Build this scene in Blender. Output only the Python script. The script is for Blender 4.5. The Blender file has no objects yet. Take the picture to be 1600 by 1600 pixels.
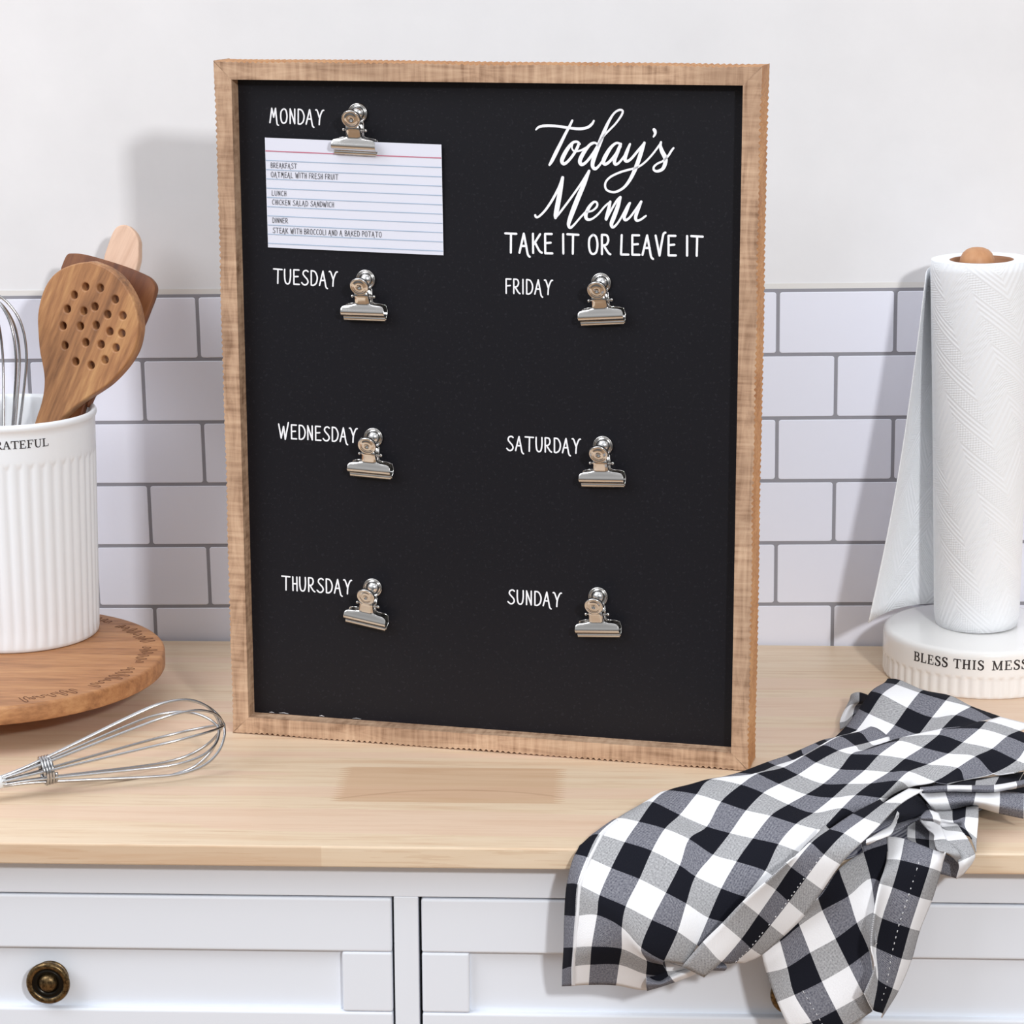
import bpy, bmesh, math, random
from mathutils import Vector, Matrix
random.seed(7)
C = bpy.context.scene.collection
SC = bpy.context.scene
PI = math.pi

DATA = {'tow':[[[-1.0,0.0,-0.0108,-0.00563,-0.09806],[-1.0,1.0,-0.01034,-0.0118,-0.08282],[-1.0,2.0,-0.00946,-0.01583,-0.06534],[-1.0,3.0,-0.00897,-0.01433,-0.04229],
[-1.0,4.0,-0.00734,-0.01156,-0.02056],[-1.0,5.0,-0.00204,-0.005,-0.00195],[-1.0,6.0,0.00762,0.01448,0.00348],[-1.0,7.0,0.01716,0.03457,0.00344],
[0.0,0.0,-0.00408,-0.01698,-0.0926],[0.0,1.0,-0.00399,-0.02413,-0.07521],[0.0,2.0,-0.00291,-0.03012,-0.05885],[0.0,3.0,-0.00148,-0.02871,-0.03683],
[0.0,4.0,-4e-05,-0.0244,-0.01592],[0.0,5.0,0.00621,-0.01426,-0.00048],[0.0,6.0,0.01384,0.00403,0.00905],[0.0,7.0,0.02647,0.02595,0.01271],
[0.0,8.0,0.0436,0.04919,0.01519],[0.0,9.0,0.05515,0.07146,0.01418],[1.0,0.0,0.00759,-0.0223,-0.08915],[1.0,1.0,0.00862,-0.03025,-0.07096],
[1.0,2.0,0.00965,-0.03812,-0.05458],[1.0,3.0,0.01325,-0.03691,-0.03258],[1.0,4.0,0.01485,-0.03408,-0.01962],[1.0,5.0,0.02247,-0.02166,-0.00519],
[1.0,6.0,0.03156,-0.00398,0.00669],[1.0,7.0,0.0412,0.01648,0.01386],[1.0,8.0,0.05107,0.03856,0.02033],[1.0,9.0,0.06193,0.06115,0.02088],
[1.0,10.0,0.08089,0.08361,0.01838],[1.0,11.0,0.11244,0.10312,0.01981],[1.0,12.0,0.13543,0.12335,0.02152],[1.0,13.0,0.1505,0.14301,0.0199],
[1.0,14.0,0.16251,0.16224,0.01834],[1.0,15.0,0.17425,0.18038,0.01723],[1.0,16.0,0.18248,0.19843,0.01416],[1.0,17.0,0.19185,0.21566,0.01014],
[2.0,0.0,0.02612,-0.02009,-0.09031],[2.0,1.0,0.02804,-0.02869,-0.07137],[2.0,2.0,0.0298,-0.03868,-0.05567],[2.0,3.0,0.02989,-0.04305,-0.03864],
[2.0,4.0,0.03228,-0.03979,-0.02511],[2.0,5.0,0.04131,-0.02727,-0.01058],[2.0,6.0,0.04982,-0.01029,0.00302],[2.0,7.0,0.0589,0.00901,0.01174],
[2.0,8.0,0.06948,0.02909,0.01458],[2.0,9.0,0.0818,0.0511,0.02183],[2.0,10.0,0.0928,0.07258,0.02549],[2.0,11.0,0.12383,0.0898,0.02378],[2.0,12.0,0.14062,0.10859,0.02388],
[2.0,13.0,0.15449,0.12728,0.02182],[2.0,14.0,0.16425,0.14614,0.01975],[2.0,15.0,0.17784,0.16475,0.02091],[2.0,16.0,0.18649,0.18298,0.01868],
[2.0,17.0,0.19762,0.20033,0.0162],[3.0,0.0,0.047,-0.01541,-0.09554],[3.0,1.0,0.04646,-0.02637,-0.07904],[3.0,2.0,0.04666,-0.0381,-0.06419],
[3.0,3.0,0.04277,-0.04704,-0.0511],[3.0,4.0,0.04968,-0.04277,-0.0333],[3.0,5.0,0.05908,-0.03164,-0.01836],[3.0,6.0,0.06856,-0.01624,-0.0049],
[3.0,7.0,0.07527,0.00199,0.00709],[3.0,8.0,0.08797,0.02001,0.00958],[3.0,9.0,0.0984,0.0405,0.02027],[3.0,10.0,0.11308,0.05968,0.0262],[3.0,11.0,0.12569,0.07744,0.02823],
[3.0,12.0,0.14484,0.09511,0.02703],[3.0,13.0,0.16106,0.11522,0.02902],[3.0,14.0,0.17615,0.13552,0.03046],[3.0,15.0,0.18974,0.15519,0.03089],
[3.0,16.0,0.20511,0.17348,0.02849],[3.0,17.0,0.21655,0.19133,0.02702],[4.0,0.0,0.06652,-0.00598,-0.09317],[4.0,1.0,0.06269,-0.01985,-0.08275],
[4.0,2.0,0.05759,-0.03122,-0.06989],[4.0,3.0,0.05812,-0.04449,-0.0613],[4.0,4.0,0.0668,-0.04163,-0.04191],[4.0,5.0,0.07266,-0.03262,-0.02551],
[4.0,6.0,0.0791,-0.02001,-0.01105],[4.0,7.0,0.0914,-0.00584,-0.00094],[4.0,8.0,0.10352,0.01134,0.00824],[4.0,9.0,0.11534,0.02973,0.01811],
[4.0,10.0,0.12796,0.04795,0.02438],[4.0,11.0,0.14003,0.06563,0.02491],[4.0,12.0,0.15458,0.08345,0.02583],[4.0,13.0,0.16888,0.10286,0.02838],
[4.0,14.0,0.18627,0.12288,0.0307],[4.0,15.0,0.20034,0.14218,0.02822],[4.0,16.0,0.21223,0.1605,0.02494],[4.0,17.0,0.22834,0.17762,0.02385],
[5.0,3.0,0.07374,-0.0362,-0.06739],[5.0,4.0,0.07991,-0.03709,-0.05311],[5.0,5.0,0.08775,-0.03203,-0.03559],[5.0,6.0,0.09652,-0.02266,-0.0184],
[5.0,7.0,0.10713,-0.01059,-0.00383],[5.0,8.0,0.11882,0.00362,0.00746],[5.0,9.0,0.13157,0.02036,0.01762],[5.0,10.0,0.14473,0.03774,0.01977],
[5.0,11.0,0.15846,0.05589,0.02077],[5.0,12.0,0.17176,0.0745,0.02225],[5.0,13.0,0.18482,0.09356,0.02664],[5.0,14.0,0.19496,0.11285,0.03155],
[5.0,15.0,0.20505,0.13066,0.02851],[5.0,16.0,0.21676,0.14868,0.02664],[5.0,17.0,0.2302,0.16489,0.02539],[6.0,4.0,0.09046,-0.03082,-0.0607],
[6.0,5.0,0.10388,-0.02831,-0.0408],[6.0,6.0,0.11294,-0.02286,-0.02422],[6.0,7.0,0.12632,-0.01512,-0.00847],[6.0,8.0,0.13571,-0.00241,0.00581],
[6.0,9.0,0.14845,0.01245,0.0149],[6.0,10.0,0.16163,0.0296,0.01675],[6.0,11.0,0.17628,0.04911,0.02095],[6.0,12.0,0.18868,0.0693,0.02418],
[6.0,13.0,0.20223,0.08893,0.02774],[6.0,14.0,0.214,0.10871,0.03246],[6.0,15.0,0.22959,0.12731,0.03692],[6.0,16.0,0.23462,0.14587,0.03358],
[6.0,17.0,0.25538,0.16114,0.03324],[7.0,4.0,0.09974,-0.02368,-0.0665],[7.0,5.0,0.11595,-0.02244,-0.0454],[7.0,6.0,0.12514,-0.01896,-0.02914],
[7.0,7.0,0.13799,-0.02193,-0.01498],[7.0,8.0,0.14956,-0.00667,0.00204],[7.0,9.0,0.1656,0.00907,0.01229],[7.0,10.0,0.18078,0.02735,0.02126],
[7.0,11.0,0.19175,0.04636,0.02393],[7.0,12.0,0.20427,0.06621,0.02572],[7.0,13.0,0.21905,0.08626,0.02734],[7.0,14.0,0.23231,0.106,0.03078],
[7.0,15.0,0.24688,0.12391,0.03348],[7.0,16.0,0.26052,0.14212,0.03701],[7.0,17.0,0.26655,0.16095,0.0352],[7.0,18.0,0.28703,0.17643,0.03394],
[8.0,5.0,0.12598,-0.01551,-0.0497],[8.0,6.0,0.13525,-0.01301,-0.03359],[8.0,7.0,0.14783,-0.02133,-0.02024],[8.0,8.0,0.16046,-0.005,-0.00176],
[8.0,9.0,0.17513,0.0181,0.01195],[8.0,10.0,0.19149,0.0322,0.01551],[8.0,11.0,0.20894,0.04753,0.02202],[8.0,12.0,0.22302,0.06588,0.02806],
[8.0,13.0,0.23301,0.08608,0.02801],[8.0,14.0,0.2482,0.10268,0.02785],[8.0,15.0,0.26487,0.11899,0.03057],[8.0,16.0,0.27761,0.13665,0.03342],
[8.0,17.0,0.29191,0.15458,0.03788],[8.0,18.0,0.30009,0.17273,0.03793],[8.0,19.0,0.31219,0.18963,0.03614],[9.0,7.0,0.15674,-0.01703,-0.02486],
[9.0,8.0,0.16947,-0.005,-0.00382],[9.0,9.0,0.1839,0.02662,0.00978],[9.0,10.0,0.20085,0.03862,0.01064],[9.0,11.0,0.21614,0.05975,0.01836],
[9.0,12.0,0.23159,0.0717,0.02157],[9.0,13.0,0.25077,0.08123,0.02241],[9.0,14.0,0.26854,0.09596,0.02771],[9.0,15.0,0.2831,0.11167,0.03104],
[9.0,16.0,0.29733,0.1278,0.03156],[9.0,17.0,0.31072,0.14559,0.03529],[9.0,18.0,0.32244,0.1632,0.03392],[9.0,19.0,0.33577,0.18036,0.03279],
[10.0,9.0,0.19228,0.03487,0.00669],[10.0,10.0,0.20953,0.04583,0.0062],[10.0,13.0,0.25803,0.06913,0.02494],[10.0,14.0,0.27181,0.08468,0.02261],
[10.0,15.0,0.29449,0.0987,0.02294],[10.0,16.0,0.31336,0.11494,0.02732],[10.0,17.0,0.32424,0.13351,0.0327],[10.0,18.0,0.33466,0.1512,0.03121],
[11.0,15.0,0.30752,0.08695,0.02785],[11.0,16.0,0.32333,0.10123,0.02728],[11.0,17.0,0.33347,0.11896,0.03038]],[[1.0,1.0,0.24178,0.31008,0.02873],
[1.0,2.0,0.23651,0.29028,0.03104],[1.0,3.0,0.22472,0.27203,0.02976],[1.0,4.0,0.21376,0.25343,0.0212],[1.0,5.0,0.20231,0.2353,0.01278],[1.0,6.0,0.19176,0.21784,0.00878],
[2.0,1.0,0.24977,0.29442,0.03212],[2.0,2.0,0.24392,0.27459,0.03454],[2.0,3.0,0.2315,0.25589,0.03224],[2.0,4.0,0.21976,0.23695,0.0225],[2.0,5.0,0.20906,0.21855,0.01554],
[2.0,6.0,0.19835,0.20105,0.01344],[3.0,1.0,0.26641,0.28021,0.02849],[3.0,2.0,0.2606,0.26089,0.03229],[3.0,3.0,0.24938,0.2417,0.02621],[3.0,4.0,0.23795,0.22299,0.01806],
[3.0,5.0,0.22785,0.20463,0.01443],[3.0,6.0,0.21736,0.18648,0.01341],[4.0,1.0,0.28597,0.26889,0.02761],[4.0,2.0,0.27968,0.24916,0.02984],[4.0,3.0,0.26715,0.2298,0.02239],
[4.0,4.0,0.25531,0.21076,0.01508],[4.0,5.0,0.24488,0.19209,0.01179],[5.0,1.0,0.30024,0.25738,0.02303],[5.0,2.0,0.29667,0.2384,0.02798],[5.0,3.0,0.28369,0.22047,0.02726],
[5.0,4.0,0.27139,0.20166,0.02277],[5.0,5.0,0.26022,0.1829,0.02002],[6.0,1.0,0.32121,0.24598,0.01832],[6.0,2.0,0.31192,0.22724,0.02247],[6.0,3.0,0.29877,0.20974,0.02532],
[6.0,4.0,0.2885,0.19216,0.02759],[6.0,5.0,0.28071,0.17396,0.02815]],[[0.0,1.0,0.1241,-0.01548,-0.04945],[0.0,2.0,0.1251,-0.01769,-0.06594],
[0.0,3.0,0.12838,-0.0191,-0.08033],[0.0,4.0,0.13576,-0.02417,-0.09929],[0.0,5.0,0.14341,-0.02665,-0.11537],[0.0,6.0,0.15122,-0.02417,-0.12946],
[1.0,1.0,0.13303,-0.02604,-0.04151],[1.0,2.0,0.13696,-0.0222,-0.05605],[1.0,3.0,0.14205,-0.02425,-0.07381],[1.0,4.0,0.147,-0.02855,-0.09193],
[1.0,5.0,0.15851,-0.03186,-0.10996],[1.0,6.0,0.16542,-0.02845,-0.12373],[2.0,1.0,0.14384,-0.0293,-0.02971],[2.0,2.0,0.1496,-0.02278,-0.04421],
[2.0,3.0,0.15717,-0.02447,-0.06299],[2.0,4.0,0.16522,-0.0286,-0.08207],[2.0,5.0,0.17493,-0.03209,-0.10088],[2.0,6.0,0.18213,-0.03004,-0.11572],
[3.0,1.0,0.1609,-0.02934,-0.02177],[3.0,2.0,0.16471,-0.02224,-0.03318],[3.0,3.0,0.17391,-0.02486,-0.05247],[3.0,4.0,0.18314,-0.02803,-0.07059],
[3.0,5.0,0.19314,-0.03179,-0.08942],[3.0,6.0,0.19978,-0.02814,-0.10319],[4.0,1.0,0.17527,-0.0202,-0.00464],[4.0,2.0,0.18191,-0.02305,-0.02249],
[4.0,3.0,0.18784,-0.02664,-0.04024],[4.0,4.0,0.19626,-0.03045,-0.05856],[4.0,5.0,0.20094,-0.03793,-0.07965],[5.0,0.0,0.19071,0.00341,0.01063],
[5.0,1.0,0.1923,-0.01163,0.00426],[5.0,2.0,0.19668,-0.02058,-0.01093],[5.0,3.0,0.19933,-0.02971,-0.03127],[5.0,4.0,0.1998,-0.04055,-0.04925],
[6.0,0.0,0.20904,0.01185,0.01029],[6.0,1.0,0.2088,-0.00448,0.00775],[6.0,2.0,0.20956,-0.0188,-0.01938],[6.0,3.0,0.20673,-0.02469,-0.03942]],
[[0.0,0.0,0.20934,0.0064,0.00886],[0.0,1.0,0.20777,-0.01489,0.00037],[0.0,2.0,0.20142,-0.03289,-0.00979],[0.0,3.0,0.19729,-0.04321,-0.02665],
[0.0,4.0,0.19519,-0.04879,-0.04754],[0.0,5.0,0.19816,-0.04871,-0.06208],[0.0,6.0,0.19134,-0.05057,-0.08067],[1.0,0.0,0.22054,-0.00396,0.01113],
[1.0,1.0,0.21621,-0.02024,0.00217],[1.0,2.0,0.21048,-0.02762,-0.01424],[1.0,3.0,0.20368,-0.03198,-0.03458],[1.0,4.0,0.19994,-0.03509,-0.05456],
[1.0,5.0,0.20118,-0.03985,-0.07518],[1.0,6.0,0.19794,-0.04434,-0.09485],[2.0,0.0,0.23884,-0.01498,0.00777],[2.0,1.0,0.23512,-0.02383,-0.00143],
[2.0,2.0,0.229,-0.02704,-0.02144],[2.0,3.0,0.22285,-0.02872,-0.04273],[2.0,4.0,0.21771,-0.03044,-0.0639],[2.0,5.0,0.21203,-0.0324,-0.08454],
[2.0,6.0,0.20567,-0.0336,-0.10238],[3.0,0.0,0.24512,-0.02779,0.01101],[3.0,1.0,0.24356,-0.01828,-0.00614],[3.0,2.0,0.23846,-0.01677,-0.0276],
[3.0,3.0,0.23096,-0.01745,-0.04921],[3.0,4.0,0.22594,-0.01846,-0.06997],[3.0,5.0,0.2177,-0.01997,-0.09171],[3.0,6.0,0.20682,-0.021,-0.11142]],
[[0.0,1.0,0.07025,-0.04097,-0.06682],[0.0,2.0,0.08401,-0.04281,-0.04864],[0.0,3.0,0.09663,-0.04649,-0.0334],[0.0,4.0,0.10972,-0.04891,-0.01722],
[0.0,5.0,0.1241,-0.04941,-0.00331],[0.0,6.0,0.13852,-0.04223,0.00785],[0.0,7.0,0.15289,-0.02407,0.01281],[0.0,8.0,0.167,-0.00533,0.02136],
[1.0,1.0,0.08533,-0.03491,-0.07719],[1.0,2.0,0.09663,-0.04124,-0.06312],[1.0,3.0,0.10929,-0.04309,-0.04591],[1.0,4.0,0.1205,-0.04195,-0.02877],
[1.0,5.0,0.1317,-0.03925,-0.01219],[1.0,6.0,0.14203,-0.03595,0.00264],[1.0,7.0,0.15559,-0.03131,0.0177],[1.0,8.0,0.16892,-0.01615,0.02196],
[1.0,9.0,0.18633,0.00563,0.02529],[1.0,10.0,0.20658,0.02627,0.02845],[2.0,2.0,0.10691,-0.03057,-0.06829],[2.0,3.0,0.11656,-0.03488,-0.05587],
[2.0,4.0,0.1292,-0.03438,-0.03927],[2.0,5.0,0.14119,-0.03375,-0.02273],[2.0,6.0,0.15214,-0.03442,-0.00548],[2.0,7.0,0.1638,-0.03417,0.01116],
[2.0,8.0,0.17767,-0.02448,0.02217],[2.0,9.0,0.19263,-0.00696,0.02651],[2.0,10.0,0.20848,0.0135,0.03061],[2.0,11.0,0.22705,0.03477,0.03347],
[3.0,2.0,0.11309,-0.0167,-0.07417],[3.0,3.0,0.12416,-0.02444,-0.06511],[3.0,4.0,0.13905,-0.02704,-0.04995],[3.0,5.0,0.15246,-0.02974,-0.03387],
[3.0,6.0,0.16372,-0.03205,-0.01481],[3.0,7.0,0.17491,-0.03383,0.00404],[3.0,8.0,0.18826,-0.0318,0.01825],[3.0,9.0,0.20221,-0.01869,0.02708],
[3.0,10.0,0.21775,0.00132,0.03465],[3.0,11.0,0.23508,0.02041,0.03775]]],'grids':[[[[1.0,2.0,0.04308,-0.024,-0.0607],[1.5,2.0,0.05057,-0.024,-0.0651],
[2.0,2.0,0.05874,-0.024,-0.06971],[2.5,2.0,0.06656,-0.024,-0.07288],[3.0,2.0,0.07402,-0.024,-0.07351],[4.0,2.0,0.08606,-0.024,-0.06319]],
[[1.0,3.0,0.0471,-0.024,-0.07096],[1.5,3.0,0.05372,-0.024,-0.07633],[2.0,3.0,0.06051,-0.024,-0.07769],[2.5,3.0,0.06729,-0.024,-0.07724],[3.0,3.0,0.08012,-0.024,-0.07416],
[4.0,3.0,0.09155,-0.024,-0.06892]],[[1.0,3.9,0.0465,-0.024,-0.0808],[1.5,3.9,0.05516,-0.024,-0.08579],[2.0,3.9,0.06191,-0.024,-0.08205],[2.5,3.9,0.07204,-0.024,-0.0779],
[3.0,3.9,0.08215,-0.024,-0.07413],[4.0,3.9,0.09702,-0.024,-0.07321]]],[[[1.0,0.05,0.04653,-0.022,-0.08167],[1.5,0.05,0.0552,-0.022,-0.08571],
[2.0,0.05,0.06195,-0.022,-0.08146],[2.5,0.05,0.07208,-0.022,-0.07695],[3.0,0.05,0.08086,-0.022,-0.07392],[4.0,0.05,0.09843,-0.022,-0.0715]],
[[1.0,0.5,0.04649,-0.028,-0.08524],[1.5,0.5,0.05645,-0.028,-0.08547],[2.0,0.5,0.06386,-0.028,-0.08173],[2.5,0.5,0.07395,-0.028,-0.07723],
[3.0,0.5,0.08336,-0.028,-0.07348],[4.0,0.5,0.1009,-0.028,-0.07288]],[[1.0,0.95,0.0471,-0.022,-0.09314],[1.5,0.95,0.05795,-0.022,-0.08955],
[2.0,0.95,0.06608,-0.022,-0.08652],[2.5,0.95,0.07621,-0.022,-0.08222],[3.0,0.95,0.08599,-0.022,-0.078],[4.0,0.95,0.09988,-0.022,-0.07767]]],
[[[0,0.05,0.23664,0.05442,0.024],[1,0.05,0.25481,0.05669,0.024],[2,0.05,0.27643,0.05656,0.024],[3,0.05,0.29324,0.0578,0.024],[4.2,0.05,0.31241,0.05287,0.024]],
[[0,0.5,0.24112,0.03919,0.022],[1,0.5,0.25535,0.04082,0.022],[2,0.5,0.2735,0.0438,0.022],[3,0.5,0.29026,0.03817,0.022],[4.2,0.5,0.30891,0.03022,0.022]],
[[0,0.95,0.24712,0.04833,0.012],[1,0.95,0.25939,0.05014,0.012],[2,0.95,0.27453,0.06063,0.012],[3,0.95,0.2915,0.04718,0.012],[4.2,0.95,0.31009,0.03496,0.012]]],
[[[1,0.1,0.23786,0.0583,0.026],[2,0.1,0.25723,0.06313,0.026],[3,0.1,0.27441,0.06362,0.026],[4,0.1,0.29003,0.06483,0.026],[5,0.1,0.3067,0.07291,0.026],
[6,0.1,0.31853,0.08142,0.026]],[[1,0.5,0.23664,0.04192,0.03],[2,0.5,0.25499,0.04668,0.03],[3,0.5,0.27201,0.04716,0.03],[4,0.5,0.28719,0.04636,0.03],
[5,0.5,0.3043,0.05559,0.03],[6,0.5,0.3155,0.06348,0.03]],[[1,0.9,0.23794,0.04831,0.026],[2,0.9,0.25579,0.05181,0.026],[3,0.9,0.27276,0.05155,0.026],
[4,0.9,0.28816,0.05199,0.026],[5,0.9,0.30476,0.06022,0.026],[6,0.9,0.31629,0.06735,0.026]]],[[[1.05,1.1,0.24968,0.08179,0.02],[1.9,1.1,0.27329,0.09739,0.02],
[2.0,1.1,0.28147,0.09193,0.02],[3.0,1.1,0.30004,0.10283,0.02],[4.0,1.1,0.31848,0.11174,0.02]],[[1.05,1.9,0.24815,0.06352,0.024],[1.9,1.9,0.26778,0.0666,0.024],
[2.0,1.9,0.27667,0.06434,0.024],[3.0,1.9,0.28967,0.06471,0.024],[4.0,1.9,0.30781,0.07408,0.024]]],[[[0.05,1.05,0.24608,0.04375,0.014],[1,1.05,0.2592,0.04729,0.014],
[2,1.05,0.2696,0.0537,0.014],[2.9,1.05,0.27897,0.05889,0.014]],[[0.05,2,0.24597,0.02335,0.016],[1,2,0.25586,0.01889,0.016],[2,2,0.26534,0.02629,0.016],
[2.9,2,0.27389,0.02416,0.016]],[[0.05,2.5,0.24763,0.02244,0.012],[1,2.5,0.25938,0.02467,0.012],[2,2.5,0.26424,0.01821,0.012],[2.9,2.5,0.27113,0.00905,0.012]],
[[0.05,3.9,0.25152,0.01386,0.01],[1,3.9,0.26234,0.00952,0.01],[2,3.9,0.26637,0.0004,0.01],[2.9,3.9,0.26766,-0.012,0.00525]]],[[[0.05,0,0.24802,0.02504,0.01],
[0.6,0,0.25956,0.03178,0.01],[0.95,0,0.26174,0.01416,0.01]],[[0.05,1,0.24789,-0.00518,0.01],[0.6,1,0.25777,-0.00169,0.01],[0.95,1,0.26378,-0.00082,0.01]],
[[0.05,2,0.25453,-0.024,0.00269],[0.6,2,0.25948,-0.026,0.00607],[0.95,2,0.26599,-0.018,0.00624]],[[0.05,2.7,0.25423,-0.018,-0.01144],[0.6,2.7,0.25861,-0.02,-0.00675],
[0.95,2.7,0.26484,-0.014,-0.00173]]],[[[0.05,0.05,0.23481,0.03038,0.012],[0.5,0.05,0.23783,0.03645,0.012],[0.95,0.05,0.24157,0.04017,0.012]],
[[0.05,0.4,0.23828,0.01276,0.012],[0.5,0.4,0.24241,0.01992,0.012],[0.95,0.4,0.24658,0.02715,0.012]],[[0.05,0.7,0.24106,0.00353,0.012],[0.5,0.7,0.24465,0.00828,0.012],
[0.95,0.7,0.24794,0.01187,0.012]],[[0.05,1.0,0.2396,-0.00847,0.012],[0.5,1.0,0.24397,-0.00697,0.012],[0.95,1.0,0.24784,-0.00686,0.012]]],
[[[0.05,1.0,0.2396,-0.00847,0.012],[0.5,1.0,0.24397,-0.00697,0.012],[0.95,1.0,0.24784,-0.00686,0.012]],[[0.05,1.4,0.24,-0.026,0.01197],[0.5,1.4,0.24616,-0.02142,0.012],
[0.95,1.4,0.2514,-0.01789,0.012]],[[0.05,1.7,0.24807,-0.026,0.00908],[0.5,1.7,0.25206,-0.026,0.0087],[0.95,1.7,0.25483,-0.026,0.00916]],
[[0.05,1.98,0.25474,-0.02,0.00047],[0.5,1.98,0.25633,-0.02,0.00092],[0.95,1.98,0.25788,-0.02,0.00221]]],[[[1.2,0.1,0.23399,0.01368,0.022],[1.9,0.1,0.23922,0.02339,0.022],
[2.6,0.1,0.24546,0.01759,0.022]],[[1.2,0.5,0.23106,-0.00327,0.026],[1.9,0.5,0.23848,-0.00188,0.026],[2.6,0.5,0.24395,-0.0064,0.026]],[[1.2,0.9,0.2344,0.00971,0.02],
[1.9,0.9,0.24063,0.00754,0.02],[2.6,0.9,0.24469,0.00109,0.02]]],[[[0.1,0.2,0.22762,0.0388,0.004],[1,0.2,0.23412,0.04857,0.004],[1.6,0.2,0.24121,0.04878,0.004],
[2.6,0.2,0.24637,0.02987,0.004]],[[0.1,1.0,0.22487,0.01799,0.004],[1,1.0,0.23035,0.01583,0.004],[1.6,1.0,0.23668,0.01416,0.004],[2.6,1.0,0.24338,0.01227,0.004]],
[[0.1,1.9,0.22565,0.01406,0.004],[1,1.9,0.23005,-0.00075,0.004],[1.6,1.9,0.23438,-0.00856,0.004],[2.6,1.9,0.2416,-0.009,0.00339]]],[[[1.1,0.1,0.24582,-0.01048,0.004],
[1.5,0.1,0.25188,-0.011,0.00126],[1.9,0.1,0.25811,-0.011,-0.00425]],[[1.1,0.9,0.24425,-0.011,-0.01069],[1.5,0.9,0.24994,-0.011,-0.01208],
[1.9,0.9,0.25548,-0.011,-0.01383]]],[[[1.05,1.05,0.22214,0.05661,0.016],[1.5,1.05,0.2315,0.06933,0.016],[1.8,1.05,0.23713,0.07074,0.016],
[1.98,1.05,0.24083,0.05592,0.016]],[[1.05,1.5,0.21784,0.0321,0.016],[1.5,1.5,0.22871,0.04453,0.016],[1.8,1.5,0.23702,0.04477,0.016],[1.98,1.5,0.24237,0.03764,0.016]],
[[1.05,1.95,0.21434,0.01249,0.016],[1.5,1.95,0.2253,0.02156,0.016],[1.8,1.95,0.23352,0.02896,0.016],[1.98,1.95,0.2409,0.03566,0.016]]],[[[1.1,2.05,0.21499,0.01794,0.014],
[1.5,2.05,0.22598,0.02704,0.014],[1.9,2.05,0.2345,0.03327,0.014]],[[1.1,2.9,0.21247,0.00195,0.014],[1.5,2.9,0.22193,0.01273,0.014],[1.9,2.9,0.23339,0.02726,0.014]]],
[[[0.05,0.1,0.21869,0.02591,0.02],[0.4,0.1,0.21128,-0.00151,0.02],[0.7,0.1,0.20268,-0.01449,0.02],[0.95,0.1,0.19197,-0.03,0.01972]],[[0.05,0.5,0.2194,0.02114,0.02],
[0.4,0.5,0.21227,-0.00729,0.02],[0.7,0.5,0.20451,-0.02016,0.02],[0.95,0.5,0.1915,-0.0348,0.02]],[[0.05,0.9,0.21765,0.01632,0.02],[0.4,0.9,0.21077,-0.0154,0.02],
[0.7,0.9,0.20312,-0.02589,0.02],[0.95,0.9,0.19229,-0.03,0.01676]]],[[[1.05,1.1,0.19897,0.06841,0.0035],[1.25,1.1,0.21893,0.10668,0.0035],
[1.45,1.1,0.23816,0.12484,0.0035],[1.6,1.1,0.25816,0.1325,0.0035],[1.75,1.1,0.28279,0.14113,0.0035],[1.95,1.1,0.32761,0.15443,0.0035]],[[1.05,1.9,0.1962,0.03924,0.0035],
[1.25,1.9,0.22087,0.07646,0.0035],[1.45,1.9,0.23928,0.08949,0.0035],[1.6,1.9,0.25761,0.10014,0.0035],[1.75,1.9,0.28009,0.10845,0.0035],[1.95,1.9,0.32178,0.11737,0.0035]],
[[1.05,2.5,0.18166,0.00602,0.0035],[1.25,2.5,0.22302,0.04961,0.0035],[1.45,2.5,0.23471,0.04995,0.0035],[1.6,2.5,0.24807,0.05034,0.0035],[1.75,2.5,0.26477,0.05083,0.0035],
[1.95,2.5,0.27428,0.06568,0.0035]],[[1.05,2.9,0.18077,-0.006,-0.00318],[1.25,2.9,0.21788,0.0025,0.0035],[1.45,2.9,0.22712,-0.00179,0.0035],
[1.6,2.9,0.23415,-0.00386,0.0035],[1.75,2.9,0.24712,-0.00348,0.0035],[1.95,2.9,0.26203,0.01763,0.0035]]],[[[0.1,1.0,0.21436,0.33221,0.004],
[0.5,1.0,0.21479,0.32167,0.012],[1.0,1.0,0.22034,0.32013,0.014],[1.9,1.0,0.22874,0.33274,0.008]],[[0.1,1.95,0.21095,0.31402,0.006],[0.5,1.95,0.21419,0.31095,0.01],
[1.0,1.95,0.21843,0.30259,0.012],[1.9,1.95,0.22732,0.32405,0.006]],[[0.1,2.05,0.20401,0.28563,0.006],[0.5,2.05,0.20904,0.29192,0.008],[1.0,2.05,0.21652,0.31101,0.006],
[1.9,2.05,0.22419,0.31754,0.004]],[[0.1,2.95,0.20112,0.27335,0.004],[0.5,2.95,0.20568,0.27445,0.005],[1.0,2.95,0.21313,0.29419,0.004],[1.9,2.95,0.22077,0.30796,0.003]],
[[0.1,3.6,0.19996,0.25827,0.003],[0.5,3.6,0.20422,0.2644,0.003],[1.0,3.6,0.2105,0.27874,0.003],[1.9,3.6,0.21667,0.29121,0.003]]]],
'days':[['MONDAY',0.03812,0.47196,0.07962,0.47094,0.01061],['TUESDAY',0.03814,0.35242,0.08799,0.35155,0.01077],['WEDNESDAY',0.0393,0.23399,0.10146,0.23318,0.01068],
['THURSDAY',0.03899,0.11442,0.09507,0.11428,0.01088],['FRIDAY',0.21754,0.35036,0.25278,0.35041,0.0105],['SATURDAY',0.21799,0.23262,0.27404,0.23279,0.0107],
['SUNDAY',0.21842,0.11457,0.25982,0.11437,0.01065]],'slogan':['TAKE IT OR LEAVE IT',0.21764,0.38031,0.36367,0.38186,0.01408],
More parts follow.
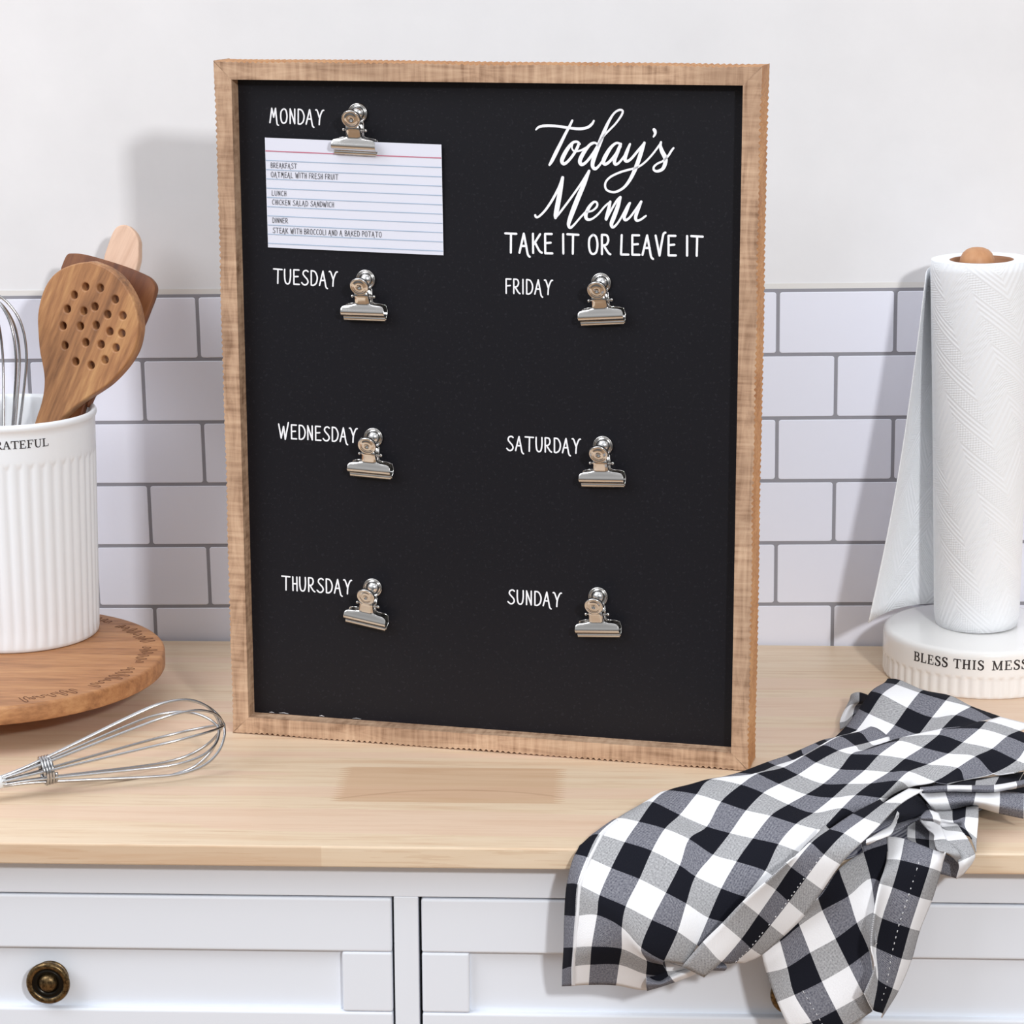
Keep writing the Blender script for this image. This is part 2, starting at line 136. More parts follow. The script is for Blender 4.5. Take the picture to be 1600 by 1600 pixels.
'cardtext':[['BREAKFAST',0.03875,0.43907,0.05933,0.43875,0.00359],['OATMEAL WITH FRESH FRUIT',0.03878,0.43216,0.0913,0.43123,0.00379],
['LUNCH',0.03889,0.4185,0.05026,0.41827,0.00356],['CHICKEN SALAD SANDWICH',0.03902,0.41171,0.08724,0.4108,0.00366],['DINNER',0.03878,0.39816,0.05103,0.39798,0.00358],
['STEAK WITH BROCCOLI AND A BAKED POTATO',0.03879,0.39052,0.12369,0.38944,0.00383]],'card':[[0.03471,0.46112],[0.17037,0.45823],[0.1708,0.37711],[0.03457,0.37939]],
'script':[[[0.24056,0.46993,0.00071],[0.24294,0.47191,0.00118],[0.24768,0.47278,0.00141],[0.25597,0.47268,0.0013],[0.26424,0.47166,0.0013],[0.2725,0.47099,0.00141],
[0.27838,0.472,0.00141],[0.28166,0.47432,0.0013],[0.28329,0.47685,0.00094]],[[0.26741,0.47685,0.00106],[0.26565,0.47317,0.0013],[0.26248,0.46741,0.00153],
[0.25895,0.46048,0.00177],[0.2554,0.45353,0.002],[0.25244,0.44773,0.00177],[0.25066,0.44482,0.00118]],[[0.27312,0.46014,0.00094],[0.27111,0.46171,0.00118],
[0.26781,0.46097,0.00141],[0.26404,0.45655,0.002],[0.26074,0.45076,0.00224],[0.2598,0.44752,0.002],[0.26134,0.44571,0.00165],[0.2643,0.4476,0.00141],
[0.26843,0.45262,0.00141],[0.27136,0.45783,0.00153],[0.2723,0.4607,0.00118]],[[0.26781,0.46006,0.00059],[0.26723,0.45718,0.00071],[0.26925,0.45492,0.00082],
[0.27373,0.45558,0.00094],[0.27844,0.45818,0.00082],[0.28313,0.46088,0.00082]],[[0.28607,0.46036,0.00106],[0.28313,0.46123,0.00118],[0.27961,0.45888,0.00153],
[0.27551,0.45332,0.00212],[0.27317,0.44811,0.00212],[0.27448,0.4455,0.00177],[0.27789,0.4474,0.00141],[0.28258,0.45321,0.00141],[0.28573,0.4583,0.00141]],
[[0.28573,0.4583,0.00094],[0.29016,0.46557,0.00094],[0.29482,0.47054,0.00094],[0.29947,0.47539,0.00094],[0.30352,0.48112,0.00106],[0.30431,0.48431,0.00106],
[0.30151,0.48472,0.00106],[0.29767,0.48195,0.00106],[0.29362,0.4753,0.00153],[0.29015,0.46728,0.00212],[0.28667,0.45866,0.00236],[0.28342,0.45002,0.00236],
[0.2825,0.44484,0.002],[0.2844,0.44258,0.00165],[0.28733,0.44493,0.00118],[0.29025,0.449,0.00106]],[[0.30249,0.46087,0.00118],[0.2998,0.46128,0.00118],
[0.29607,0.45825,0.00165],[0.29234,0.45247,0.00224],[0.29049,0.44809,0.00212],[0.29168,0.44605,0.00165],[0.29496,0.44794,0.00141],[0.29961,0.45351,0.00141],
[0.30286,0.45893,0.00141]],[[0.30308,0.46065,0.00141],[0.30101,0.45548,0.002],[0.2987,0.44973,0.002],[0.29896,0.4463,0.00165],[0.30142,0.44692,0.00118],
[0.3049,0.45098,0.00106],[0.30838,0.45618,0.00106]],[[0.30986,0.46076,0.00106],[0.30779,0.4556,0.00188],[0.3062,0.45043,0.00212],[0.30762,0.4484,0.00153],
[0.31076,0.45029,0.0013],[0.31539,0.45573,0.0013],[0.32,0.46116,0.00118]],[[0.32035,0.46185,0.0013],[0.3183,0.45578,0.00212],[0.31546,0.44718,0.00224],
[0.3126,0.44026,0.002],[0.30913,0.4339,0.00165],[0.30506,0.42922,0.0013],[0.29921,0.42622,0.00118],[0.29391,0.42703,0.00106],[0.29189,0.42975,0.00106],
[0.29245,0.43356,0.00106],[0.2962,0.43731,0.00106],[0.30322,0.44065,0.00106],[0.31024,0.44274,0.00106],[0.31549,0.44432,0.00094],[0.32071,0.44785,0.00094],
[0.32648,0.45399,0.00094],[0.33221,0.46171,0.00094]],[[0.32724,0.47127,0.00165],[0.32794,0.47015,0.00177],[0.32808,0.46833,0.0013],[0.32694,0.46627,0.00082]],
[[0.33244,0.46251,0.00106],[0.332,0.46,0.00153],[0.3332,0.45604,0.00224],[0.33558,0.45154,0.00236],[0.33562,0.44755,0.00212],[0.3338,0.44353,0.00177],
[0.3301,0.44175,0.00141],[0.32752,0.44261,0.00118],[0.3275,0.44489,0.00106],[0.33004,0.44722,0.00094],[0.33409,0.44923,0.00094],[0.33788,0.45306,0.00106],
[0.33982,0.45616,0.00106],[0.34153,0.45846,0.00094]],[[0.24005,0.40812,0.00118],[0.24077,0.40674,0.00106],[0.24293,0.40738,0.00106],[0.24771,0.41214,0.00118],
[0.25307,0.42003,0.0013],[0.25781,0.42881,0.00141],[0.26041,0.43579,0.00141]],[[0.26041,0.43579,0.00165],[0.259,0.42768,0.00236],[0.25724,0.41839,0.00271],
[0.25558,0.40965,0.00259],[0.25511,0.40673,0.00165]],[[0.25511,0.4065,0.00106],[0.25963,0.41206,0.00106],[0.26674,0.42149,0.00106],[0.27382,0.43145,0.00106],
[0.27992,0.44101,0.00118]],[[0.27992,0.44101,0.00141],[0.27677,0.43266,0.00212],[0.27266,0.42335,0.00259],[0.26889,0.41401,0.00271],[0.26583,0.40583,0.00236],
[0.26489,0.40174,0.00177],[0.26608,0.39968,0.00141],[0.26857,0.40148,0.00106],[0.27331,0.40693,0.00094],[0.27744,0.41132,0.00094]],[[0.27744,0.41132,0.00082],
[0.28218,0.41224,0.00094],[0.28571,0.41532,0.00106],[0.28593,0.4181,0.00106],[0.28357,0.41874,0.00118],[0.28004,0.41485,0.00177],[0.27769,0.40959,0.002],
[0.27841,0.40636,0.00165],[0.28161,0.4062,0.00106],[0.28633,0.40956,0.00094],[0.29161,0.41569,0.00094],[0.29514,0.41865,0.00094]],[[0.29572,0.41924,0.00118],
[0.29457,0.41402,0.00177],[0.29285,0.40705,0.00177],[0.29309,0.40625,0.00094]],[[0.29308,0.40671,0.00094],[0.29693,0.41408,0.00106],[0.30043,0.41992,0.00118],
[0.30311,0.42263,0.0013]],[[0.30311,0.42263,0.00141],[0.30128,0.41591,0.00212],[0.2985,0.40834,0.00236],[0.29665,0.40333,0.002],[0.29761,0.4008,0.00141],
[0.30019,0.4026,0.00106],[0.30346,0.4073,0.00094],[0.3081,0.41606,0.00094],[0.30996,0.41864,0.00094]],[[0.31019,0.41864,0.00106],[0.30789,0.41318,0.00165],
[0.30604,0.40852,0.00177],[0.307,0.40623,0.00141],[0.30993,0.40803,0.00106],[0.31399,0.41332,0.00106],[0.31839,0.41974,0.00118]],[[0.31839,0.41974,0.0013],
[0.3161,0.41394,0.00177],[0.31439,0.40872,0.00177],[0.31523,0.40608,0.00141],[0.31816,0.40685,0.00106],[0.32049,0.40852,0.00106],[0.322,0.4097,0.00082]]],
'clips':[['MONDAY',0.10643,0.4799,2.0],['TUESDAY',0.11057,0.35745,0.0],['WEDNESDAY',0.11467,0.23786,2.6],['THURSDAY',0.11233,0.12061,9.7],['FRIDAY',0.28941,0.36022,-4.2],
['SATURDAY',0.29145,0.23954,-1.9],['SUNDAY',0.28843,0.12422,-3.2]],'spoon':{'P0':[-0.40483,0.401,0.29837],'ex':[0.92848,-0.37139,0.0],'ey':[0.04112,0.10281,0.99385],
'n':[-0.36911,-0.92277,0.11073],'pts':[[0.00035,0.05028],[-0.01423,0.0477],[-0.02882,0.04201],[-0.03899,0.03341],[-0.04615,0.02057],[-0.04983,0.00413],
[-0.04922,-0.01085],[-0.04741,-0.02578],[-0.04417,-0.03812],[-0.04246,-0.04806],[-0.04297,-0.05941],[-0.04572,-0.07095],[-0.04997,-0.08262],[-0.06417,-0.12562],
[-0.10021,-0.24229],[-0.09169,-0.24399],[-0.05346,-0.13236],[-0.03916,-0.09822],[-0.0261,-0.08145],[-0.02173,-0.07735],[-0.01301,-0.06981],[-0.00285,-0.06281],
[0.00873,-0.05574],[0.01879,-0.04881],[0.03016,-0.03811],[0.03859,-0.02765],[0.04409,-0.01743],[0.04693,-0.00495],[0.04667,0.00486],[0.04287,0.01814],[0.03565,0.03],
[0.02676,0.03934],[0.015,0.0461]]},'spoonholes':[[-0.00398,0.02946],[0.01018,0.02924],[-0.01482,0.02218],[0.02462,0.0208],[-0.02118,0.0104],[0.0053,0.01378],
[-0.00528,0.00971],[0.01768,0.0082],[0.03218,0.00806],[-0.025,-0.00363],[-0.00822,-0.00287],[0.00683,-0.00122],[0.02005,-0.00549],[0.03153,-0.00627],[-0.02287,-0.01959],
[-0.00277,-0.01583],[0.01202,-0.01651],[0.02633,-0.01832],[-0.0121,-0.03211],[0.00279,-0.03411],[0.01597,-0.02877]],'turner':{'P0':[-0.39486,0.4345,0.31718],
'ex':[0.95783,-0.28735,0.0],'ey':[0.07936,0.26453,0.96111],'n':[-0.27617,-0.92057,0.27617],'pts':[[-0.04606,0.02061],[-0.04215,0.03097],[-0.03665,0.03271],
[-0.02527,0.03226],[-0.00655,0.02854],[0.01358,0.02364],[0.03089,0.01803],[0.03825,0.01393],[0.04233,0.00781],[0.04171,0.00023],[0.03858,-0.00997],[0.03376,-0.02404],
[0.0246,-0.04337],[0.01263,-0.0629],[0.00404,-0.07471],[-0.00426,-0.08275],[-0.00939,-0.09442],[-0.01522,-0.10614],[-0.03917,-0.25693],[-0.04776,-0.25637],
[-0.029,-0.10949],[-0.02534,-0.09027],[-0.02729,-0.07136],[-0.03414,-0.04633],[-0.041,-0.02123],[-0.04618,0.00402]]},'pale':{'P0':[-0.38645,0.46,0.35643],
'ex':[0.95783,-0.28735,0.0],'ey':[0.07936,0.26453,0.96111],'n':[-0.27617,-0.92057,0.27617],'pts':[[-0.01565,-0.01075],[-0.01361,-0.003],[-0.01042,0.00735],
[-0.00678,0.01323],[-0.00134,0.01534],[0.00441,0.01427],[0.01054,0.00938],[0.01427,0.00315],[0.01533,-0.00318],[0.01504,-0.02102],[0.00121,-0.0649],[-0.02277,-0.12093],
[-0.03658,-0.1664],[-0.05525,-0.30291],[-0.0625,-0.30223],[-0.03118,-0.16351],[-0.02018,-0.06335]]},'whisk':[[-0.41892,0.09026,0.0125],[-0.27046,0.17171,0.03]],
'whiskband':[-0.38905,0.11205,0.0165],'bt':[-0.26617,0.282,0.51747],'cam':{'f':3953.3444920320526,'pos':[0.02094,-1.62866,0.61755],'R':[[0.99922,0.03925,-0.00372],
[0.00533,-0.22788,-0.97367],
[-0.03907,0.9729,-0.22791]]},'g':{'f':3953.344492,'yaw':-0.040134,'pitch':0.229935,'roll':0.003822,'x':0.02094,'y':-1.628656,'z':0.617549,'wy':0.509469,'wa':-0.004441,'tx':-0.331103,'tz':0.02993,'tr':0.011725,'tw':0.099173,'th':0.055044,'cth':0.015167,'gap':0.023141,'D':0.0,'bx':-0.273558,'by':0.245841,'byaw':-0.201624,'blean':0.004676,'H':0.517633,'BD':0.034483}}

# ------------------------------------------------------------------ camera, world, lights, exposure
_cd = DATA['cam']
cam_data = bpy.data.cameras.new('camera')
cam_data.sensor_width = 36.0
cam_data.lens = _cd['f'] / 1600.0 * 36.0
cam_data.clip_start = 0.05
cam = bpy.data.objects.new('camera', cam_data)
C.objects.link(cam)
_r, _d, _f = [Vector(v) for v in _cd['R']]
_m = Matrix((( _r.x, -_d.x, -_f.x, _cd['pos'][0]), (_r.y, -_d.y, -_f.y, _cd['pos'][1]), (_r.z, -_d.z, -_f.z, _cd['pos'][2]), (0, 0, 0, 1)))
cam.matrix_world = _m
SC.camera = cam

SC.view_settings.view_transform = 'Standard'
SC.view_settings.look = 'None'
SC.view_settings.gamma = 1.0
SC.view_settings.use_curve_mapping = False
SC.view_settings.exposure = 0.08

world = bpy.data.worlds.new('studio')
SC.world = world
world.use_nodes = True
_nt = world.node_tree
_nt.nodes.clear()
_o = _nt.nodes.new('ShaderNodeOutputWorld')
_bg = _nt.nodes.new('ShaderNodeBackground')
_tc = _nt.nodes.new('ShaderNodeTexCoord')
_sp = _nt.nodes.new('ShaderNodeSeparateXYZ')
_mr = _nt.nodes.new('ShaderNodeMapRange')
_mr.inputs['From Min'].default_value = -1.0
_mr.inputs['From Max'].default_value = 1.0
_cr = _nt.nodes.new('ShaderNodeValToRGB')
_e = _cr.color_ramp.elements
_e[0].position = 0.0; _e[0].color = (0.14, 0.14, 0.145, 1)
_e[1].position = 1.0; _e[1].color = (1.8, 1.86, 1.94, 1)
for p_, c_ in ((0.44, (0.16, 0.16, 0.165, 1)), (0.50, (0.40, 0.40, 0.405, 1)), (0.58, (0.50, 0.505, 0.512, 1)), (0.66, (0.66, 0.666, 0.68, 1)), (0.76, (0.74, 0.746, 0.76, 1)), (0.83, (0.40, 0.405, 0.415, 1)), (0.90, (0.40, 0.405, 0.415, 1)), (0.94, (1.55, 1.6, 1.67, 1))):
    el = _e.new(p_); el.color = c_
_nt.links.new(_tc.outputs['Generated'], _sp.inputs[0])
_nt.links.new(_sp.outputs['Z'], _mr.inputs['Value'])
_nt.links.new(_mr.outputs[0], _cr.inputs[0])
_nt.links.new(_cr.outputs[0], _bg.inputs['Color'])
_bg.inputs['Strength'].default_value = 0.80
_nt.links.new(_bg.outputs[0], _o.inputs['Surface'])

def area(name, loc, target, sx, sy, power, color=(1, 1, 1)):
    l = bpy.data.lights.new(name, 'AREA')
    l.shape = 'RECTANGLE'; l.size = sx; l.size_y = sy; l.energy = power; l.color = color
    o = bpy.data.objects.new(name, l); C.objects.link(o)
    o.location = loc
    o.rotation_euler = (Vector(target) - Vector(loc)).to_track_quat('-Z', 'Y').to_euler()
    return o
KEY = Vector((0.389, -0.878, 0.278))
area('key_lamp', Vector((-0.2662, 0.2820, 0.5175)) + KEY * 3.0, (-0.05, 0.3, 0.3), 0.17, 0.17, 36.0, (0.975, 0.985, 1.0))
area('softbox_lamp', (-2.05, -1.25, 2.15), (0.0, 0.3, 0.2), 1.8, 1.8, 50.0, (0.94, 0.97, 1.03))

# ------------------------------------------------------------------ helpers
def link(o, parent=None):
    C.objects.link(o)
    if parent is not None:
        o.parent = parent
    return o

def tag(o, label=None, cat=None, group=None, kind=None):
    if label: o['label'] = label
    if cat: o['category'] = cat
    if group: o['group'] = group
    if kind: o['kind'] = kind
    return o

def empty(name, loc=(0, 0, 0), rot=(0, 0, 0)):
    o = bpy.data.objects.new(name, None)
    o.empty_display_size = 0.02
    o.location = loc; o.rotation_euler = rot
    return link(o)

class MB:
    """collects geometry for ONE mesh object"""
    def __init__(self):
        self.v = []; self.f = []; self.m = []; self.uv = None; self.sm = []
    def add(self, vs, fs, mat=0, smooth=True):
        o = len(self.v)
        self.v += [tuple(p) for p in vs]
        for f in fs:
            self.f.append(tuple(i + o for i in f)); self.m.append(mat); self.sm.append(smooth)
    def box(self, x0, x1, y0, y1, z0, z1, mat=0):
        vs = [(x, y, z) for x in (x0, x1) for y in (y0, y1) for z in (z0, z1)]
        fs = [(0, 1, 3, 2), (4, 6, 7, 5), (0, 4, 5, 1), (2, 3, 7, 6), (0, 2, 6, 4), (1, 5, 7, 3)]
        self.add(vs, fs, mat, False)
    def lathe(self, prof, n=64, center=(0, 0, 0), mat=0, rfun=None, axis='Z', caps=True):
        vs = []
        for (r, z) in prof:
            for k in range(n):
                a = 2 * PI * k / n
                rr = r if rfun is None else rfun(r, z, a)
                x, y = rr * math.cos(a), rr * math.sin(a)
                p = (x, y, z) if axis == 'Z' else (x, z, y)
                vs.append((p[0] + center[0], p[1] + center[1], p[2] + center[2]))
        fs = []
        for i in range(len(prof) - 1):
            for k in range(n):
                a, b = i * n + k, i * n + (k + 1) % n
                fs.append((a, b, b + n, a + n))
        if caps:
            fs.append(tuple(range(n - 1, -1, -1)))
            fs.append(tuple(range((len(prof) - 1) * n, len(prof) * n)))
        self.add(vs, fs, mat)
    def tube(self, pts, r, n=8, closed=False, mat=0):
        pts = [Vector(p) for p in pts]
        N = len(pts)
        rs = r if isinstance(r, (list, tuple)) else [r] * N
        vs = []
        prev = None
        for i in range(N):
            if closed: t = pts[(i + 1) % N] - pts[i - 1]
            else: t = pts[min(i + 1, N - 1)] - pts[max(i - 1, 0)]
            t.normalize()
            if prev is None:
                a = Vector((0, 0, 1)) if abs(t.z) < 0.9 else Vector((1, 0, 0))
                u = t.cross(a).normalized()
            else:
                u = (prev - t * prev.dot(t)).normalized()
            prev = u
            w = t.cross(u)
            for k in range(n):
                ang = 2 * PI * k / n
                vs.append(pts[i] + (u * math.cos(ang) + w * math.sin(ang)) * rs[i])
        fs = []
        for i in range(N if closed else N - 1):
            j = (i + 1) % N
            for k in range(n):
                fs.append((i * n + k, i * n + (k + 1) % n, j * n + (k + 1) % n, j * n + k))
        if not closed:
            fs.append(tuple(range(n - 1, -1, -1))); fs.append(tuple((N - 1) * n + k for k in range(n)))
        self.add(vs, fs, mat)
    def grid(self, rows, mat=0):
        nr, nc = len(rows), len(rows[0])
        vs = [p for row in rows for p in row]
        fs = [(i * nc + j, i * nc + j + 1, (i + 1) * nc + j + 1, (i + 1) * nc + j) for i in range(nr - 1) for j in range(nc - 1)]
        self.add(vs, fs, mat)
    def sphere(self, c, r, n=16, m=10, sz=1.0, mat=0):
        vs = [(c[0], c[1], c[2] + r * sz)]
        for i in range(1, m):
            t = PI * i / m
            for k in range(n):
                a = 2 * PI * k / n
                vs.append((c[0] + r * math.sin(t) * math.cos(a), c[1] + r * math.sin(t) * math.sin(a), c[2] + r * sz * math.cos(t)))
        vs.append((c[0], c[1], c[2] - r * sz))
        fs = [(0, 1 + k, 1 + (k + 1) % n) for k in range(n)]
        for i in range(m - 2):
            for k in range(n):
                a, b = 1 + i * n + k, 1 + i * n + (k + 1) % n
                fs.append((a, a + n, b + n, b))
        last = len(vs) - 1
        fs += [(last, 1 + (m - 2) * n + (k + 1) % n, 1 + (m - 2) * n + k) for k in range(n)]
        self.add(vs, fs, mat)
    def build(self, name, mats, parent=None, bevel=0.0, seg=2, recalc=True, subsurf=0, solid=0.0, auto=True):
        me = bpy.data.meshes.new(name)
        me.from_pydata(self.v, [], self.f)
        for i, p in enumerate(me.polygons):
            p.material_index = self.m[i]; p.use_smooth = self.sm[i]
        if self.uv:
            lay = me.uv_layers.new(name='UVMap')
            for lp in me.loops:
                lay.data[lp.index].uv = self.uv[lp.vertex_index]
        if recalc:
            bm = bmesh.new(); bm.from_mesh(me)
            bmesh.ops.recalc_face_normals(bm, faces=bm.faces)
            bm.to_mesh(me); bm.free()
        for m in (mats if isinstance(mats, (list, tuple)) else [mats]):
            me.materials.append(m)
        o = bpy.data.objects.new(name, me)
        link(o, parent)
        if bevel > 0:
            b = o.modifiers.new('bevel', 'BEVEL'); b.width = bevel; b.segments = seg; b.limit_method = 'ANGLE'; b.angle_limit = 0.6
        if subsurf:
            s = o.modifiers.new('sub', 'SUBSURF'); s.levels = subsurf; s.render_levels = subsurf
        if solid:
            s = o.modifiers.new('solid', 'SOLIDIFY'); s.thickness = solid; s.offset = 0.0
        return o

# ------------------------------------------------------------------ materials
def lin(r, g, b):
    f = lambda c: ((c / 255.0) / 12.92) if c <= 10.3 else (((c / 255.0) + 0.055) / 1.055) ** 2.4
    return (f(r), f(g), f(b), 1.0)

def base(name, col=(0.8, 0.8, 0.8, 1), rough=0.5, metal=0.0, spec=0.5, coat=0.0):
    m = bpy.data.materials.new(name); m.use_nodes = True
    b = m.node_tree.nodes['Principled BSDF']
    b.inputs['Base Color'].default_value = col
    b.inputs['Roughness'].default_value = rough
    b.inputs['Metallic'].default_value = metal
    b.inputs['Specular IOR Level'].default_value = spec
    b.inputs['Coat Weight'].default_value = coat
    return m, m.node_tree, b

def node(nt, kind, **kw):
    n = nt.nodes.new(kind)
    for k, v in kw.items():
        if k.startswith('i_'): n.inputs[k[2:].replace('_', ' ')].default_value = v
        else: setattr(n, k, v)
    return n

def math_n(nt, op, a, b=None, c=None):
    n = nt.nodes.new('ShaderNodeMath'); n.operation = op
    for i, x in enumerate((a, b, c)):
        if x is None: continue
        if isinstance(x, (int, float)): n.inputs[i].default_value = x
        else: nt.links.new(x, n.inputs[i])
    return n.outputs[0]

def ramp(nt, fac, stops):
    r = nt.nodes.new('ShaderNodeValToRGB')
    e = r.color_ramp.elements
    e[0].position, e[0].color = stops[0]
    e[1].position, e[1].color = stops[-1]
    for p, c in stops[1:-1]:
        x = e.new(p); x.color = c
    nt.links.new(fac, r.inputs[0])
    return r.outputs[0]

def mix(nt, fac, a, b, mode='MIX'):
    n = nt.nodes.new('ShaderNodeMix'); n.data_type = 'RGBA'; n.blend_type = mode
    for s, x in ((0, fac), (6, a), (7, b)):
        if isinstance(x, (int, float)): n.inputs[s].default_value = x
        elif isinstance(x, tuple): n.inputs[s].default_value = x
        else: nt.links.new(x, n.inputs[s])
    return n.outputs[2]

def bump(nt, b, height, strength=0.2, dist=0.001):
    n = nt.nodes.new('ShaderNodeBump'); n.inputs['Strength'].default_value = strength; n.inputs['Distance'].default_value = dist
    nt.links.new(height, n.inputs['Height']); nt.links.new(n.outputs[0], b.inputs['Normal'])

def noise(nt, vec, scale, detail=4.0, rough=0.55, dist=0.0):
    n = nt.nodes.new('ShaderNodeTexNoise')
    n.inputs['Scale'].default_value = scale; n.inputs['Detail'].default_value = detail; n.inputs['Roughness'].default_value = rough
    n.inputs['Distortion'].default_value = dist
    nt.links.new(vec, n.inputs['Vector'])
    return n.outputs['Fac']

def mapped(nt, scale=(1, 1, 1), rot=(0, 0, 0), loc=(0, 0, 0), src='Object'):
    t = nt.nodes.new('ShaderNodeTexCoord'); m = nt.nodes.new('ShaderNodeMapping')
    m.inputs['Scale'].default_value = scale; m.inputs['Rotation'].default_value = rot; m.inputs['Location'].default_value = loc
    nt.links.new(t.outputs[src], m.inputs['Vector'])
    return m.outputs[0]

def wood(name, dark, mid, light, stretch, scale=60.0, rough=0.5, rot=(0, 0, 0), bumpy=0.1, spec=0.4, contrast=(0.3, 0.5, 0.72)):
    """stretch: mapping scale with the grain axis small"""
    m, nt, b = base(name, rough=rough, spec=spec)
    v0 = mapped(nt, (1, 1, 1), rot)
    mp = nt.nodes.new('ShaderNodeMapping'); mp.inputs['Scale'].default_value = stretch
    nt.links.new(v0, mp.inputs['Vector']); v = mp.outputs[0]
    n1 = noise(nt, v, scale, 6.0, 0.6, 0.6)
    n2 = noise(nt, v, scale * 4.5, 4.0, 0.6)
    f = math_n(nt, 'MULTIPLY_ADD', n2, 0.35, math_n(nt, 'MULTIPLY', n1, 0.65))
    col = ramp(nt, f, [(contrast[0], dark), (contrast[1], mid), (contrast[2], light)])
    nt.links.new(col, b.inputs['Base Color'])
    bump(nt, b, n2, bumpy, 0.0006)
    return m

# painted wall
M_WALL, nt, b = base('wall_paint', lin(236, 235, 236), 0.75, spec=0.25)
n = noise(nt, mapped(nt), 9.0, 5.0, 0.6)
nt.links.new(ramp(nt, n, [(0.3, lin(232, 231, 232)), (0.7, lin(239, 238, 239))]), b.inputs['Base Color'])
bump(nt, b, noise(nt, mapped(nt), 260.0, 3.0), 0.06, 0.001)
M_TILE, nt, b = base('tile_glaze', lin(240, 241, 252), 0.28, spec=0.35)
bump(nt, b, noise(nt, mapped(nt), 30.0, 2.0), 0.03, 0.002)
M_GROUT, nt, b = base('grout_grey', lin(150, 149, 156), 0.7)
M_FILM, nt, b = base('tile_sheet_edge', lin(231, 228, 224), 0.4)
M_CAB, nt, b = base('cabinet_paint', lin(235, 239, 246), 0.38, spec=0.4)
n = noise(nt, mapped(nt), 500.0, 2.0)
bump(nt, b, n, 0.02, 0.0004)
M_GAP, nt, b = base('drawer_gap_shade', lin(34, 32, 32), 0.8)  # near-black carcass colour, paints in the shade behind the drawer gaps
M_FLOOR = wood('floor_wood', lin(120, 92, 66), lin(150, 118, 86), lin(172, 140, 106), (1.5, 22, 22), 3.0, 0.5)
# butcher block
M_BLOCK, nt, b = base('butcher_block', rough=0.42, spec=0.35)
co = nt.nodes.new('ShaderNodeTexCoord')
br = node(nt, 'ShaderNodeTexBrick')
br.offset = 0.37; br.squash = 1.0
nt.links.new(co.outputs['Object'], br.inputs['Vector'])
br.inputs['Scale'].default_value = 1.0
br.inputs['Brick Width'].default_value = 0.62
br.inputs['Row Height'].default_value = 0.0405
br.inputs['Mortar Size'].default_value = 0.0
br.inputs['Color1'].default_value = lin(227, 206, 178)
br.inputs['Color2'].default_value = lin(219, 192, 162)
br.inputs['Mortar'].default_value = lin(212, 178, 140)
v = mapped(nt, (1.6, 34, 34))
g1 = noise(nt, v, 3.2, 6.0, 0.62, 0.7)
v2 = mapped(nt, (5, 160, 160))
g2 = noise(nt, v2, 3.0, 4.0, 0.6)
c1 = mix(nt, 0.6, br.outputs['Color'], ramp(nt, g1, [(0.3, lin(210, 172, 138)), (0.5, lin(228, 204, 175)), (0.72, lin(235, 215, 190))]))
c2 = mix(nt, math_n(nt, 'MULTIPLY', math_n(nt, 'GREATER_THAN', g2, 0.58), 0.22), c1, lin(190, 146, 106))
# pinkish staves towards the wall
pk = noise(nt, mapped(nt, (0.9, 24.0, 1.0), loc=(0.3, 0.1, 0)), 1.0, 0.0)
c2 = mix(nt, math_n(nt, 'MULTIPLY', math_n(nt, 'GREATER_THAN', pk, 0.53), 0.45), c2, lin(226, 192, 170))
# the one darker stave with finger-jointed ends
sx = nt.nodes.new('ShaderNodeSeparateXYZ'); nt.links.new(co.outputs['Object'], sx.inputs[0])
zig = math_n(nt, 'MULTIPLY', math_n(nt, 'PINGPONG', math_n(nt, 'MULTIPLY', sx.outputs['Y'], 420.0), 1.0), 0.010)
xx = math_n(nt, 'ADD', sx.outputs['X'], zig)
inx = math_n(nt, 'LESS_THAN', math_n(nt, 'ABSOLUTE', math_n(nt, 'ADD', xx, 0.0905)), 0.0805)
iny = math_n(nt, 'LESS_THAN', math_n(nt, 'ABSOLUTE', math_n(nt, 'SUBTRACT', sx.outputs['Y'], 0.1295)), 0.0385)
inz = math_n(nt, 'GREATER_THAN', sx.outputs['Z'], -0.002)
ink = math_n(nt, 'MULTIPLY', math_n(nt, 'MULTIPLY', inx, iny), inz)
arch = math_n(nt, 'SUBTRACT', math_n(nt, 'ADD', 0.116, math_n(nt, 'MULTIPLY', math_n(nt, 'POWER', math_n(nt, 'ABSOLUTE', math_n(nt, 'ADD', sx.outputs['X'], 0.085)), 2.0), -2.6)), sx.outputs['Y'])
aline = math_n(nt, 'MULTIPLY', math_n(nt, 'LESS_THAN', math_n(nt, 'ABSOLUTE', math_n(nt, 'ADD', arch, math_n(nt, 'MULTIPLY', g1, 0.004))), 0.0013), 0.5)
stave = mix(nt, aline, mix(nt, g1, lin(190, 150, 116), lin(216, 180, 146)), lin(160, 116, 80))
c3 = mix(nt, math_n(nt, 'MULTIPLY', ink, 0.68), c2, stave)
edge_l = math_n(nt, 'MULTIPLY', math_n(nt, 'LESS_THAN', sx.outputs['Y'], 0.0006), math_n(nt, 'LESS_THAN', sx.outputs['X'], -0.1762))
c3 = mix(nt, math_n(nt, 'MULTIPLY', edge_l, 0.3), c3, lin(196, 156, 122))
nt.links.new(c3, b.inputs['Base Color'])
bump(nt, b, g2, 0.05, 0.0004)

